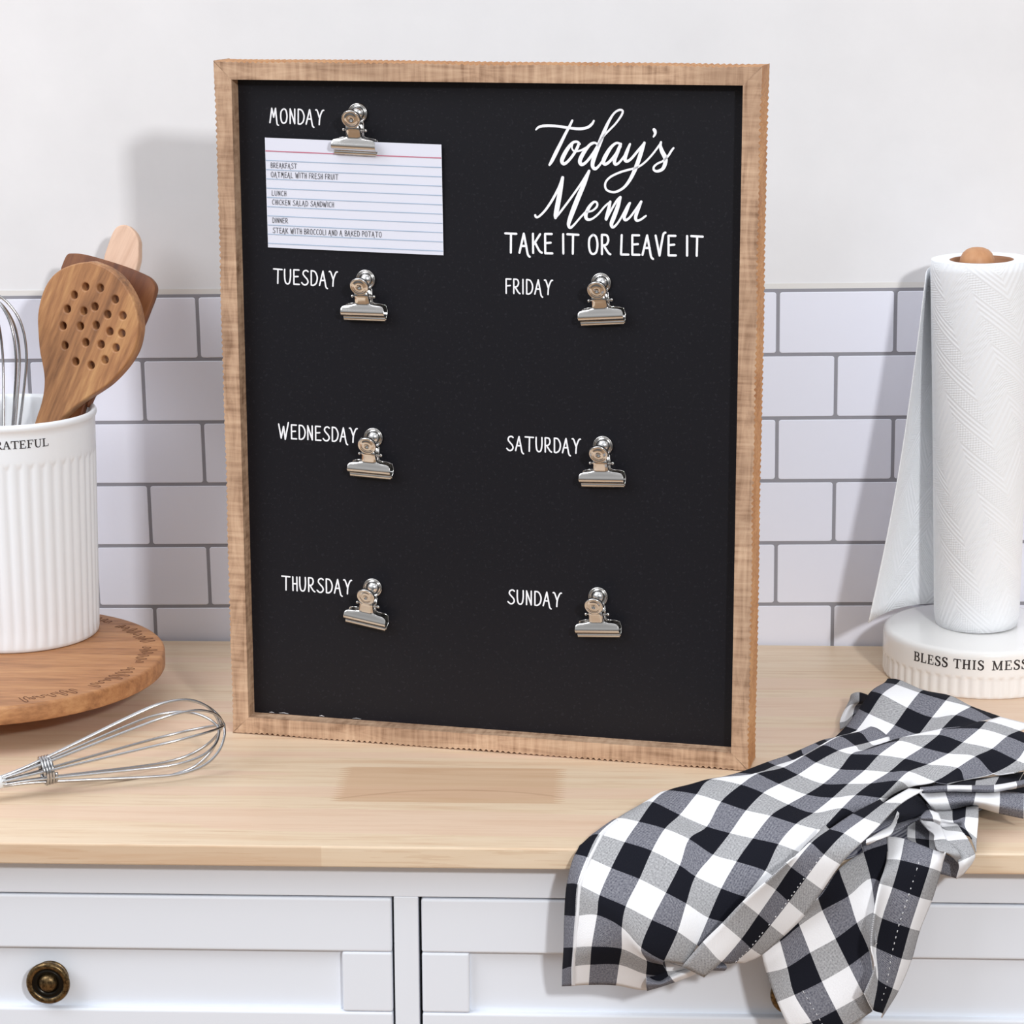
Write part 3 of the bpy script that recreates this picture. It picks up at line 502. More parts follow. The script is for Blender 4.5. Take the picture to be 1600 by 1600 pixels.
FR_D, FR_M, FR_L = lin(132, 100, 76), lin(190, 156, 128), lin(214, 182, 152)
def frame_wood(name, stretch, saw):
    m, nt, b = base(name, rough=0.62, spec=0.3)
    v = mapped(nt, stretch)
    n1 = noise(nt, v, 14.0, 6.0, 0.65, 0.8)
    n2 = noise(nt, mapped(nt, saw), 150.0, 3.0, 0.6)
    n3 = noise(nt, mapped(nt, (1, 1, 1)), 11.0, 3.0, 0.6)
    f = math_n(nt, 'MULTIPLY_ADD', n2, 0.42, math_n(nt, 'MULTIPLY', n1, 0.58))
    col = ramp(nt, f, [(0.34, FR_D), (0.5, FR_M), (0.64, FR_L)])
    col = mix(nt, math_n(nt, 'MULTIPLY', ramp(nt, n3, [(0.45, (0, 0, 0, 1)), (0.7, (1, 1, 1, 1))]), 0.45), col, lin(140, 112, 90))
    nt.links.new(col, b.inputs['Base Color'])
    bump(nt, b, n2, 0.35, 0.0008)
    return m
M_FRV = frame_wood('frame_wood_upright', (9, 9, 1.2), (0.12, 0.5, 1.6))
M_FRH = frame_wood('frame_wood_level', (1.2, 9, 9), (1.6, 0.5, 0.12))
M_FRE = wood('frame_edge_raw', lin(160, 104, 58), lin(190, 136, 86), lin(212, 162, 112), (8, 8, 8), 6.0, 0.6, bumpy=0.2)

M_CHALK, nt, b = base('chalkboard_black', lin(33, 33, 38), 0.46, spec=0.3)
n = noise(nt, mapped(nt), 420.0, 3.0, 0.7)
n2 = noise(nt, mapped(nt), 7.0, 4.0, 0.6)
col = mix(nt, math_n(nt, 'MULTIPLY', n2, 0.5), lin(14, 14, 21), lin(22, 22, 29))
col = mix(nt, math_n(nt, 'MULTIPLY', math_n(nt, 'GREATER_THAN', n, 0.62), 0.18), col, lin(64, 64, 70))
nt.links.new(col, b.inputs['Base Color'])
M_PAINTW, nt, b = base('white_lettering', lin(247, 248, 252), 0.6)
M_INK, nt, b = base('card_ink', lin(52, 52, 58), 0.7)
M_CARD, nt, b = base('card_paper', lin(226, 228, 240), 0.7, spec=0.2)
M_CRED, nt, b = base('card_red_rule', lin(196, 120, 140), 0.7)
M_CBLUE, nt, b = base('card_blue_rule', lin(164, 184, 206), 0.7)
M_TACK, nt, b = base('bright_tack', (0.95, 0.95, 0.95, 1), 0.2, 1.0)
M_CHROME, nt, b = base('nickel_plate', (0.70, 0.685, 0.665, 1), 0.13, 1.0)
bump(nt, b, noise(nt, mapped(nt), 400.0, 2.0), 0.04, 0.0005)
M_STEEL, nt, b = base('steel_wire', (0.50, 0.50, 0.51, 1), 0.2, 1.0)
M_HANDLE, nt, b = base('white_handle', lin(232, 236, 238), 0.35)
M_CERAM, nt, b = base('white_ceramic', lin(241, 245, 249), 0.3, spec=0.4, coat=0.15)
M_CREAM, nt, b = base('cream_ceramic', lin(250, 249, 247), 0.22, spec=0.5, coat=0.3)
M_BLACKINK, nt, b = base('stamped_black', lin(36, 28, 30), 0.5)
M_BURN, nt, b = base('burnt_lettering', lin(112, 72, 48), 0.8)
M_ACACIA = wood('acacia_wood', lin(126, 82, 52), lin(176, 124, 82), lin(206, 156, 108), (2.6, 22, 22), 3.0, 0.5, rot=(0, 0, 0.0), bumpy=0.12)
M_SPOON = wood('olive_wood', lin(104, 70, 50), lin(172, 122, 82), lin(208, 160, 108), (26, 3.0, 26), 2.4, 0.5, rot=(0, 0, 0.42), bumpy=0.1, contrast=(0.32, 0.52, 0.7))
M_TURNER = wood('dark_acacia', lin(74, 40, 24), lin(112, 65, 38), lin(150, 98, 58), (22, 3.0, 22), 2.2, 0.5, rot=(0, 0, 0.36), bumpy=0.1)
M_PALE = wood('pale_beech', lin(206, 166, 140), lin(226, 190, 164), lin(238, 206, 182), (26, 2.5, 26), 2.5, 0.55, rot=(0, 0, 0.36), bumpy=0.06)
M_FINIAL = wood('finial_wood', lin(176, 122, 82), lin(200, 146, 104), lin(214, 164, 122), (14, 14, 3), 3.0, 0.5, bumpy=0.05)
M_KNOB, nt, b = base('antique_brass', lin(104, 84, 56), 0.34, 0.9)
n = noise(nt, mapped(nt), 380.0, 4.0, 0.7)
nt.links.new(ramp(nt, n, [(0.35, lin(60, 46, 30)), (0.65, lin(140, 116, 80))]), b.inputs['Base Color'])
M_KNOBD, nt, b = base('brass_dark_groove', lin(30, 26, 20), 0.3, 0.7)
M_CORE = wood('cardboard_core', lin(140, 100, 74), lin(168, 124, 94), lin(184, 140, 108), (3, 3, 20), 4.0, 0.8)

# quilted paper: rows of dots and diagonal waves, on the cylinder's own coordinates
def paper(name, uvs):
    m, nt, b = base(name, lin(250, 252, 255), 0.85, spec=0.15)
    b.inputs['Subsurface Weight'].default_value = 0.0
    t = nt.nodes.new('ShaderNodeTexCoord'); s = nt.nodes.new('ShaderNodeSeparateXYZ')
    nt.links.new(t.outputs['UV'], s.inputs[0])
    u = math_n(nt, 'MULTIPLY', s.outputs['X'], uvs[0]); v = math_n(nt, 'MULTIPLY', s.outputs['Y'], uvs[1])
    zone = math_n(nt, 'PINGPONG', math_n(nt, 'ADD', u, math_n(nt, 'MULTIPLY', v, 0.35)), 26.0)      # chevron bands, millimetres
    a_ = math_n(nt, 'ADD', math_n(nt, 'MULTIPLY', zone, 0.8), math_n(nt, 'MULTIPLY', v, 0.7))
    b_ = math_n(nt, 'SUBTRACT', math_n(nt, 'MULTIPLY', v, 0.7), math_n(nt, 'MULTIPLY', u, 0.7))
    rowsn = math_n(nt, 'SINE', math_n(nt, 'MULTIPLY', a_, 1.55))
    dots = math_n(nt, 'MULTIPLY', rowsn, math_n(nt, 'SINE', math_n(nt, 'MULTIPLY', b_, 2.3)))
    sel = math_n(nt, 'GREATER_THAN', math_n(nt, 'SINE', math_n(nt, 'MULTIPLY', a_, 0.22)), 0.1)
    h = math_n(nt, 'ADD', math_n(nt, 'MULTIPLY', dots, sel), math_n(nt, 'MULTIPLY', rowsn, math_n(nt, 'MULTIPLY', math_n(nt, 'SUBTRACT', 1.0, sel), 0.7)))
    h = math_n(nt, 'ADD', h, math_n(nt, 'MULTIPLY', noise(nt, mapped(nt), 900.0, 2.0), 0.8))
    bump(nt, b, h, 0.42, 0.0005)
    return m
M_PAPER = paper('quilted_paper', (240.0, 307.0))
M_SHEET = paper('loose_paper', (100.0, 300.0))

# gingham: woven stripes both ways in check units held by the UVs
M_CLOTH, nt, b = base('gingham_cotton', rough=0.9, spec=0.12)
t = nt.nodes.new('ShaderNodeTexCoord'); s = nt.nodes.new('ShaderNodeSeparateXYZ')
nt.links.new(t.outputs['UV'], s.inputs[0])
def odd(x):
    return math_n(nt, 'GREATER_THAN', math_n(nt, 'FLOORED_MODULO', x, 2.0), 1.0)
du, dv = odd(s.outputs['X']), odd(s.outputs['Y'])
tw = math_n(nt, 'SINE', math_n(nt, 'MULTIPLY', math_n(nt, 'ADD', s.outputs['X'], s.outputs['Y']), 105.0))
uvn = nt.nodes.new('ShaderNodeTexNoise'); uvn.inputs['Scale'].default_value = 16.0; uvn.inputs['Detail'].default_value = 4.0
nt.links.new(t.outputs['UV'], uvn.inputs['Vector'])
twn = math_n(nt, 'MULTIPLY_ADD', uvn.outputs['Fac'], 2.4, math_n(nt, 'ADD', math_n(nt, 'MULTIPLY', tw, 0.6), -1.2))
DARK, LIGHT = lin(25, 26, 34), lin(244, 244, 246)
f_dk = math_n(nt, 'MULTIPLY_ADD', twn, 0.24, 0.22)
f_lt = math_n(nt, 'MULTIPLY_ADD', twn, 0.26, 0.42)
cl = nt.nodes.new('ShaderNodeClamp'); nt.links.new(f_dk, cl.inputs[0])
cl2 = nt.nodes.new('ShaderNodeClamp'); nt.links.new(f_lt, cl2.inputs[0])
g_dk = mix(nt, cl.outputs[0], DARK, LIGHT)
g_dk = mix(nt, 0.18, g_dk, lin(96, 98, 136))
g_lt = mix(nt, cl2.outputs[0], DARK, LIGHT)
dark_col = mix(nt, dv, g_dk, DARK)
light_col = mix(nt, dv, LIGHT, g_lt)
nt.links.new(mix(nt, du, light_col, dark_col), b.inputs['Base Color'])
bump(nt, b, twn, 0.25, 0.0004)
M_THREAD, nt, b = base('white_thread', lin(226, 226, 228), 0.8)

# ------------------------------------------------------------------ 2-D ribbons (painted, printed or stamped lettering)
def catmull(pts, n=5):
    if len(pts) < 3: return [tuple(p) for p in pts]
    out = []
    for i in range(len(pts) - 1):
        p0 = pts[max(i - 1, 0)]; p1 = pts[i]; p2 = pts[i + 1]; p3 = pts[min(i + 2, len(pts) - 1)]
        for k in range(n):
            t = k / n
            out.append(tuple(0.5 * ((2 * b) + (-a + c) * t + (2 * a - 5 * b + 4 * c - d) * t * t + (-a + 3 * b - 3 * c + d) * t ** 3) for a, b, c, d in zip(p0, p1, p2, p3)))
    out.append(tuple(pts[-1]))
    return out

LAY = [0]
def ribbon(mb, pts, fmap, mat=0, caps=True, width=None, sub=0.0):
    """pts: (x, y, w) in 2-D; fmap places a 2-D point on the surface"""
    LAY[0] = (LAY[0] + 1) % 14
    P = [(p[0], p[1], p[2] if len(p) > 2 else width) for p in pts]
    if sub > 0:
        Q = [P[0]]
        for a, b in zip(P, P[1:]):
            L = math.hypot(b[0] - a[0], b[1] - a[1]); k = max(1, int(L / sub))
            for i in range(1, k + 1):
                t = i / k; Q.append(tuple(u + (v_ - u) * t for u, v_ in zip(a, b)))
        P = Q
    N = len(P); L = []; R_ = []
    for i in range(N):
        a = P[max(i - 1, 0)]; b_ = P[min(i + 1, N - 1)]
        dx, dy = b_[0] - a[0], b_[1] - a[1]; l = math.hypot(dx, dy) or 1e-9
        nx, ny = -dy / l, dx / l; w = P[i][2] / 2
        L.append((P[i][0] + nx * w, P[i][1] + ny * w)); R_.append((P[i][0] - nx * w, P[i][1] - ny * w))
    vs = [fmap(*q) for q in L] + [fmap(*q) for q in R_]
    mb.add(vs, [(i, i + 1, N + i + 1, N + i) for i in range(N - 1)], mat)
    if caps:
        LAY[0] = (LAY[0] + 1) % 14
        for (x, y, w), s in ((P[0], 0), (P[-1], 1)):
            K = 8
            mb.add([fmap(x, y)] + [fmap(x + w / 2 * math.cos(2 * PI * k / K), y + w / 2 * math.sin(2 * PI * k / K)) for k in range(K)], [(0, 1 + k, 1 + (k + 1) % K) for k in range(K)], mat)

S_ = True
SKINNY = {   # (width, [(smooth, points)])
 'A': (.52, [(0, [(0, 0), (.24, 1)]), (1, [(.24, 1), (.36, .35), (.44, -.08), (.54, -.2)]), (0, [(.09, .36), (.37, .36)])]),
 'B': (.42, [(0, [(.05, 0), (.05, 1)]), (1, [(.05, 1), (.28, .98), (.36, .78), (.28, .58), (.06, .52)]), (1, [(.06, .52), (.34, .46), (.42, .22), (.3, .02), (.05, 0)])]),
 'C': (.44, [(1, [(.42, .9), (.28, 1), (.1, .82), (.04, .45), (.12, .08), (.28, 0), (.43, .1)])]),
 'D': (.46, [(0, [(.05, 0), (.05, 1)]), (1, [(.05, 1), (.3, .94), (.46, .58), (.4, .18), (.22, 0), (.05, 0)])]),
 'E': (.42, [(0, [(.05, 1), (.05, 0)]), (0, [(.05, 1), (.4, 1)]), (0, [(.05, .52), (.34, .55)]), (0, [(.05, 0), (.42, 0)])]),
 'F': (.38, [(0, [(.05, 1), (.05, 0)]), (0, [(.05, 1), (.38, 1)]), (0, [(.05, .52), (.33, .55)])]),
 'H': (.36, [(0, [(.05, 0), (.05, 1)]), (0, [(.34, 0), (.34, 1)]), (0, [(.05, .5), (.34, .5)])]),
 'I': (.12, [(0, [(.06, 0), (.06, 1)])]),
 'K': (.48, [(0, [(.05, 0), (.05, 1)]), (0, [(.42, .98), (.06, .42)]), (1, [(.15, .55), (.36, .14), (.5, .02)])]),
 'L': (.42, [(0, [(.08, 1), (.04, 0)]), (0, [(.04, 0), (.42, 0)])]),
 'M': (.58, [(0, [(0, 0), (.13, 1)]), (0, [(.13, 1), (.27, .38)]), (0, [(.27, .38), (.4, 1)]), (1, [(.4, 1), (.48, .2), (.52, -.08), (.6, -.16)])]),
 'N': (.42, [(0, [(.05, 0), (.05, 1)]), (0, [(.05, 1), (.37, 0)]), (0, [(.37, 0), (.37, 1)])]),
 'O': (.5, [(1, [(.25, 1), (.07, .82), (.03, .45), (.1, .1), (.25, 0), (.41, .12), (.47, .5), (.4, .88), (.25, 1)])]),
 'P': (.4, [(0, [(.05, 0), (.05, 1)]), (1, [(.05, 1), (.3, .97), (.38, .74), (.28, .5), (.05, .45)])]),
 'R': (.48, [(0, [(.05, 0), (.05, 1)]), (1, [(.05, 1), (.3, .97), (.38, .74), (.28, .5), (.05, .45)]), (1, [(.14, .46), (.36, .1), (.48, 0)])]),
 'S': (.48, [(1, [(.46, .92), (.34, 1), (.17, .93), (.12, .74), (.25, .55), (.4, .38), (.45, .18), (.33, .01), (.16, 0), (.02, .13)])]),
 'T': (.58, [(0, [(0, 1), (.58, .98)]), (0, [(.3, .98), (.28, 0)])]),
 'U': (.46, [(1, [(.03, 1), (.03, .45), (.09, .1), (.22, 0), (.36, .1), (.43, .5), (.43, 1)])]),
 'V': (.46, [(0, [(0, 1), (.2, -.02)]), (1, [(.2, -.02), (.34, .8), (.41, 1.1), (.5, 1.16)])]),
 'W': (.72, [(0, [(0, 1), (.17, 0)]), (0, [(.17, 0), (.35, .85)]), (0, [(.35, .85), (.46, -.08)]), (0, [(.46, -.08), (.7, 1.15)])]),
 'Y': (.54, [(1, [(0, 1), (.1, .96), (.26, .48)]), (1, [(.56, 1), (.45, .94), (.29, .5), (.25, 0)])]),
}
def skinny_width(txt, gap):
    return sum((SKINNY[c][0] + gap) if c != ' ' else .36 for c in txt) - gap

def skinny(mb, rec, fmap, stroke=.105, gap=.15):
    txt, u0, v0, u1, v1, h = rec
    tw_ = skinny_width(txt, gap)
    sx = math.hypot(u1 - u0, v1 - v0) / tw_
    ca, sa = (u1 - u0) / (sx * tw_), (v1 - v0) / (sx * tw_)
    x = 0.0
    for c in txt:
        if c == ' ': x += .36; continue
        w, strokes = SKINNY[c]
        for sm, pts in strokes:
            q = [(x + a, b_) for a, b_ in pts]
            if sm: q = catmull(q, 5)
            P = [(u0 + a * sx * ca - b_ * h * sa, v0 + a * sx * sa + b_ * h * ca, stroke * h) for a, b_ in q]
            ribbon(mb, P, fmap)
        x += w + gap

def ser(*a): return a
TK, TN = .15, .07
SERIF = {   # strokes of (smooth, [(x, y, w)...]); unit cap height
 'B': (.74, [(0, [(.16, 0, TK), (.16, 1, TK)]), (0, [(0, .03, TN), (.4, .03, TN)]), (0, [(0, .97, TN), (.4, .97, TN)]), (1, [(.36, .97, TN), (.55, .92, .11), (.6, .76, TK), (.52, .58, .1), (.2, .53, TN)]), (1, [(.3, .53, TN), (.58, .46, .11), (.66, .26, TK), (.56, .08, .11), (.36, .03, TN)])]),
 'L': (.68, [(0, [(.16, 0, TK), (.16, 1, TK)]), (0, [(0, .97, TN), (.34, .97, TN)]), (0, [(0, .03, TN), (.6, .03, TN)]), (0, [(.6, 0, TN), (.64, .3, TN)])]),
 'E': (.72, [(0, [(.16, 0, TK), (.16, 1, TK)]), (0, [(0, .97, TN), (.6, .97, TN)]), (0, [(0, .03, TN), (.64, .03, TN)]), (0, [(.16, .52, TN), (.46, .52, TN)]), (0, [(.6, 1, TN), (.6, .74, TN)]), (0, [(.64, 0, TN), (.66, .28, TN)]), (0, [(.46, .64, TN), (.46, .4, TN)])]),
 'S': (.62, [(1, [(.52, .8, .1), (.44, .95, .09), (.28, 1, .1), (.12, .9, .13), (.1, .72, .15), (.28, .55, .17), (.48, .42, .17), (.54, .22, .15), (.42, .04, .12), (.24, 0, .09), (.1, .08, .09), (.06, .24, .1)]), (0, [(.53, .72, TN), (.53, 1, TN)]), (0, [(.05, .3, TN), (.05, 0, TN)])]),
 'T': (.74, [(0, [(.36, 0, TK), (.36, 1, TK)]), (0, [(.02, .96, .09), (.7, .96, .09)]), (0, [(.02, 1, TN), (0, .72, TN)]), (0, [(.7, 1, TN), (.72, .72, TN)]), (0, [(.18, .03, TN), (.54, .03, TN)])]),
 'H': (.86, [(0, [(.17, 0, TK), (.17, 1, TK)]), (0, [(.67, 0, TK), (.67, 1, TK)]), (0, [(.17, .5, .08), (.67, .5, .08)]), (0, [(0, .03, TN), (.34, .03, TN)]), (0, [(0, .97, TN), (.34, .97, TN)]), (0, [(.5, .03, TN), (.84, .03, TN)]), (0, [(.5, .97, TN), (.84, .97, TN)])]),
 'I': (.4, [(0, [(.18, 0, TK), (.18, 1, TK)]), (0, [(.01, .03, TN), (.35, .03, TN)]), (0, [(.01, .97, TN), (.35, .97, TN)])]),
 'M': (1.02, [(0, [(.16, 0, .08), (.16, 1, .08)]), (0, [(.84, 0, TK), (.84, 1, TK)]), (0, [(.17, 1, TK), (.5, .05, .12)]), (0, [(.5, .05, .08), (.82, 1, .08)]), (0, [(0, .03, TN), (.32, .03, TN)]), (0, [(0, .97, TN), (.22, .97, TN)]), (0, [(.66, .03, TN), (1.0, .03, TN)]), (0, [(.8, .97, TN), (1.0, .97, TN)])]),
 'G': (.8, [(1, [(.64, .78, .1), (.5, .96, .08), (.32, .98, .1), (.13, .78, .14), (.1, .45, .16), (.2, .12, .13), (.4, .01, .09), (.62, .14, .09)]), (0, [(.64, 0, .12), (.64, .42, .12)]), (0, [(.46, .42, TN), (.78, .42, TN)]), (0, [(.64, .7, TN), (.64, 1, TN)])]),
 'R': (.8, [(0, [(.16, 0, TK), (.16, 1, TK)]), (0, [(0, .03, TN), (.34, .03, TN)]), (0, [(0, .97, TN), (.4, .97, TN)]), (1, [(.36, .97, TN), (.56, .92, .11), (.6, .74, TK), (.52, .54, .1), (.2, .49, TN)]), (1, [(.36, .49, .12), (.56, .2, .14), (.66, .05, .12), (.78, .04, .07)])]),
 'A': (.82, [(0, [(.12, 0, .07), (.4, 1, .08)]), (0, [(.4, 1, TK), (.68, 0, TK)]), (0, [(.2, .34, TN), (.6, .34, TN)]), (0, [(0, .03, TN), (.26, .03, TN)]), (0, [(.52, .03, TN), (.82, .03, TN)])]),
 'F': (.68, [(0, [(.16, 0, TK), (.16, 1, TK)]), (0, [(0, .97, TN), (.6, .97, TN)]), (0, [(0, .03, TN), (.36, .03, TN)]), (0, [(.16, .52, TN), (.46, .52, TN)]), (0, [(.6, 1, TN), (.61, .72, TN)]), (0, [(.46, .64, TN), (.46, .4, TN)])]),
 'U': (.84, [(1, [(.16, 1, TK), (.16, .35, TK), (.24, .08, .13), (.42, 0, .09), (.6, .1, .08), (.68, .38, .08), (.68, 1, .08)]), (0, [(0, .97, TN), (.32, .97, TN)]), (0, [(.54, .97, TN), (.82, .97, TN)])]),
}
def serif(mb, items, fmap):
    """items: (letter, x0, x1, y0, h) in surface units"""
    for c, x0, x1, y0, h in items:
        w, strokes = SERIF[c]
        sx = (x1 - x0) / w
        for sm, pts in strokes:
            q = catmull(pts, 4) if sm else pts
            ribbon(mb, [(x0 + p[0] * sx, y0 + p[1] * h, p[2] * h * 1.2) for p in q], fmap, caps=False, sub=h * .25)

# ------------------------------------------------------------------ the setting
G = DATA['g']
WA = G['wa']; WY = G['wy']
mb = MB(); mb.box(-2.2, 2.2, 0.0, 0.1, -0.9, 1.7)
tag(mb.build('wall_back', M_WALL), 'white painted kitchen wall above the tiles', 'wall', kind='structure').location = (0, WY, 0)
bpy.data.objects['wall_back'].rotation_euler = (0, 0, WA)
mb = MB(); mb.box(-2.2, 2.2, -2.6, WY + 0.12, -0.94, -0.9)
tag(mb.build('floor', M_FLOOR), 'brown wooden floor under the cabinet', 'floor', kind='structure')

# tiles: rounded flat tiles on a grout sheet, running bond, slightly crooked on the wall
def rrect(x0, x1, z0, z1, r, n=4):
    out = []
    for cx, cz, a0 in ((x1 - r, z1 - r, 0), (x0 + r, z1 - r, PI / 2), (x0 + r, z0 + r, PI), (x1 - r, z0 + r, 1.5 * PI)):
        for k in range(n + 1):
            a = a0 + (PI / 2) * k / n
            out.append((cx + r * math.cos(a), cz + r * math.sin(a)))
    return out
tiles = MB()
TW, TH = G['tw'], G['th']
tiles.box(-1.2, 1.6, -0.0007, 0.0, -TH, 5 * TH + 0.0014, 1)
tiles.box(-1.2, 1.6, -0.0005, 0.0, 5 * TH + 0.0014, 5 * TH + 0.0060, 2)
gw = 0.0014
for row in range(-1, 5):
    off = 0.0 if row % 2 == 0 else 0.5
    for k in range(-12, 16):
        x0, x1 = (k + off) * TW + gw, (k + 1 + off) * TW - gw
        z0, z1 = row * TH + gw, (row + 1) * TH - gw
        a = rrect(x0, x1, z0, z1, 0.0022); b_ = rrect(x0 + .0005, x1 - .0005, z0 + .0005, z1 - .0005, 0.0019)
        n_ = len(a)
        vs = [(x, -0.0006, z) for x, z in a] + [(x, -0.0012, z) for x, z in b_]
        tiles.add(vs, [(i, (i + 1) % n_, n_ + (i + 1) % n_, n_ + i) for i in range(n_)], 0, False)
        tiles.add(vs[n_:], [tuple(range(n_))], 0, False)
to = tiles.build('trim_1', [M_TILE, M_GROUT, M_FILM])
tag(to, 'white subway tile backsplash with grey grout behind the counter', 'backsplash', kind='structure')
to.location = (G['tx'] * math.cos(WA), WY + G['tx'] * math.sin(WA) - 0.0002, G['tz'])
to.rotation_euler = (0, -G['tr'], WA)

# ------------------------------------------------------------------ cabinet
FY = 0.018
cab = empty('kitchen_cabinet', (0, FY, -0.9))
tag(cab, 'white painted cabinet with two drawers under the wooden worktop', 'cabinet')
def ch(o, parent):           # keep world coordinates for children of a moved root
    o.parent = parent
    o.matrix_parent_inverse = Matrix.Translation(-Vector(parent.location))
    return o
CT = G['cth']
mb = MB(); mb.box(-1.0, 1.0, FY + 0.024, WY - 0.012, -0.82, -CT)
ch(mb.build('carcass', M_GAP), cab)
mb = MB(); mb.box(-0.98, 0.98, FY + 0.06, WY - 0.05, -0.9, -0.82)
ch(mb.build('toe_kick', M_GAP), cab)
DZ0, DZ1 = -0.0432, -0.168
mb = MB()
mb.box(-1.0, 1.0, FY, FY + 0.022, DZ0, -CT)
ch(mb.build('face_rail', M_CAB, bevel=0.0006), cab)
mb = MB(); mb.box(-0.1286, -0.1116, FY, FY + 0.022, DZ1, DZ0)
ch(mb.build('face_stile', M_CAB, bevel=0.0007), cab)
for x0, x1 in ((-1.0, -0.745), (0.515, 1.0)):
    mb = MB(); mb.box(x0, x1, FY, FY + 0.022, DZ1, DZ0)
    ch(mb.build('face_stile', M_CAB, bevel=0.0007), cab)
mb = MB(); mb.box(-1.0, 1.0, FY, FY + 0.022, -0.82, DZ1)
ch(mb.build('lower_front', M_CAB, bevel=0.0007), cab)

def drawer(x0, x1, rx0, rx1):
    mb = MB()
    zt, zb = DZ0 - 0.0017, DZ1 + 0.0012
    rt, rb = -0.0846, -0.1302
    y0, y1 = FY, FY + 0.018
    g_ = 0.0004
    mb.box(x0, x1, y0, y1, rt, zt)                      # upper rail
    mb.box(x0, x1, y0, y1, zb, rb)                      # lower rail
    mb.box(x0, rx0, y0 + 0.0003, y1, rb + g_, rt - g_)  # stiles
    mb.box(rx1, x1, y0 + 0.0003, y1, rb + g_, rt - g_)
    mb.box(rx0 - 0.001, rx1 + 0.001, y0 + 0.0062, y1, rb - 0.001, rt + 0.001)   # sunken panel
    o = mb.build('drawer', M_CAB, bevel=0.0016, seg=3)
    return ch(o, cab)
dl = drawer(-0.744, -0.1303, -0.69, -0.1655)
dr = drawer(-0.1095, 0.514, -0.0762, 0.462)
knob_prof = [(0.0, 0.0), (0.0126, 0.0), (0.0130, 0.0012), (0.0120, 0.0020), (0.0080, 0.0026), (0.0072, 0.0042), (0.0084, 0.0056), (0.0122, 0.0070), (0.0150, 0.0082), (0.0156, 0.0100), (0.0151, 0.0114), (0.0140, 0.0122), (0.0124, 0.0123), (0.0112, 0.0114)]
groove = [(0.0112, 0.0114), (0.0103, 0.0105), (0.0095, 0.0111), (0.0087, 0.0114), (0.0076, 0.0108), (0.0066, 0.0100)]
button = [(0.0066, 0.0100), (0.0062, 0.0118), (0.0051, 0.0130), (0.0032, 0.0138), (0.0012, 0.0141), (0.0, 0.0141)]
def knob(x, z, par):
    mb = MB()
    for pr, m_ in ((knob_prof, 0), (groove, 1), (button, 0)):
        mb.lathe([(max(r, 1e-5), -y) for r, y in pr], 40, (x, FY + 0.0062, z), m_, axis='Y', caps=False)
    o = mb.build('knob', [M_KNOB, M_KNOBD])
    o.parent = par; o.matrix_parent_inverse = par.matrix_world.inverted() if False else Matrix.Translation(-Vector(cab.location))
    par_inv = Matrix.Identity(4); o.matrix_parent_inverse = par_inv
    return o
# drawers keep world coordinates, so the knobs' coordinates are the drawers' own
kn1 = knob(-0.3728, -0.1093, dl)
kn2 = knob(0.1490, -0.1108, dr)
for k_ in (kn1, kn2): k_['label'] = 'round antique brass knob'

mb = MB(); mb.box(-1.02, 1.02, 0.0, WY - 0.006, -CT, 0.0)
tag(mb.build('countertop', M_BLOCK, bevel=0.0012, seg=2), 'pale butcher block worktop of jointed wooden staves', 'countertop')

# ------------------------------------------------------------------ menu board (local: x right, y back, z up)
BW, BH, BD = 0.4064, G['H'], G['BD']
BL = Vector((G['bx'], G['by'], 0.0)); BR = (-G['blean'], 0, G['byaw'])
board = empty('menu_board', BL, BR)
tag(board, 'large black chalkboard menu in a ridged wooden frame standing on the worktop', 'menu board')
BM = Matrix.Translation(BL) @ Matrix.Rotation(BR[2], 4, 'Z') @ Matrix.Rotation(BR[0], 4, 'X')
SI = 0.0137                       # width of the frame's face
PANEL_Y = 0.014
def rail(kind):
    """mitred rail with a toothed outer side"""
    L = BH if kind in ('l', 'r') else BW
    N = int(L / 0.00068)
    ND = 7
    mb = MB(); rows = []
    for i in range(N + 1):
        t = i / N
        po = t * L; pi_ = SI + t * (L - 2 * SI)
        ring = []
        edge = min(1.0, min(po, L - po) / 0.03)
        for d in range(ND + 1):
            y = BD * d / ND
            s = po + (y * (0.62 if kind in ('l', 'r') else 0.9))
            tooth = (s / 0.0044) % 1.0
            amp = (0.0012 if kind in 'lt' else 0.0016) * edge * (0.75 + 0.25 * math.sin(po * 70.0))
            dep = amp * (0.5 - 0.5 * math.cos(2 * PI * tooth)) + 0.0005 * (math.sin(po * 31.0 + 1.3) + 1) * .4
            if d == 0: dep += 0.0002
            ring.append((po, dep, y))
        ring.append((pi_, SI, BD)); ring.append((pi_, SI, 0.0))
        rows.append(ring)
    def place(p):
        a, o_, y = p
        if kind == 't': return (a, y, BH - o_)
        if kind == 'b': return (a, y, o_)
        if kind == 'l': return (o_, y, a)
        return (BW - o_, y, a)
    K = ND + 3
    vs = [place(p) for r in rows for p in r]
    front = []; edge_f = []
    for i in range(N):
        for k in range(K):
            q = (i * K + k, i * K + (k + 1) % K, (i + 1) * K + (k + 1) % K, (i + 1) * K + k)
            (edge_f if k < ND else front).append(q)
    mb.add(vs, edge_f, 1, False); mb.f += front; mb.m += [0] * len(front); mb.sm += [False] * len(front)
    mb.f += [tuple(range(K)), tuple(N * K + k for k in range(K))]; mb.m += [0, 0]; mb.sm += [False, False]
    return mb.build('frame_rail', [M_FRV if kind in ('l', 'r') else M_FRH, M_FRE], board)
for k_ in 'tblr': rail(k_)
mb = MB(); mb.box(SI - 0.001, BW - SI + 0.001, PANEL_Y, PANEL_Y + 0.004, SI - 0.001, BH - SI + 0.001)
panel = mb.build('chalk_panel', M_CHALK, board)
onpanel = lambda u, v_: (u, PANEL_Y - 0.0002 - LAY[0] * 0.00002, v_)
mb = MB()
for s in DATA['script']:
    ribbon(mb, catmull([(p[0], p[1], p[2] * 1.22 + .0003) for p in s], 5), onpanel)
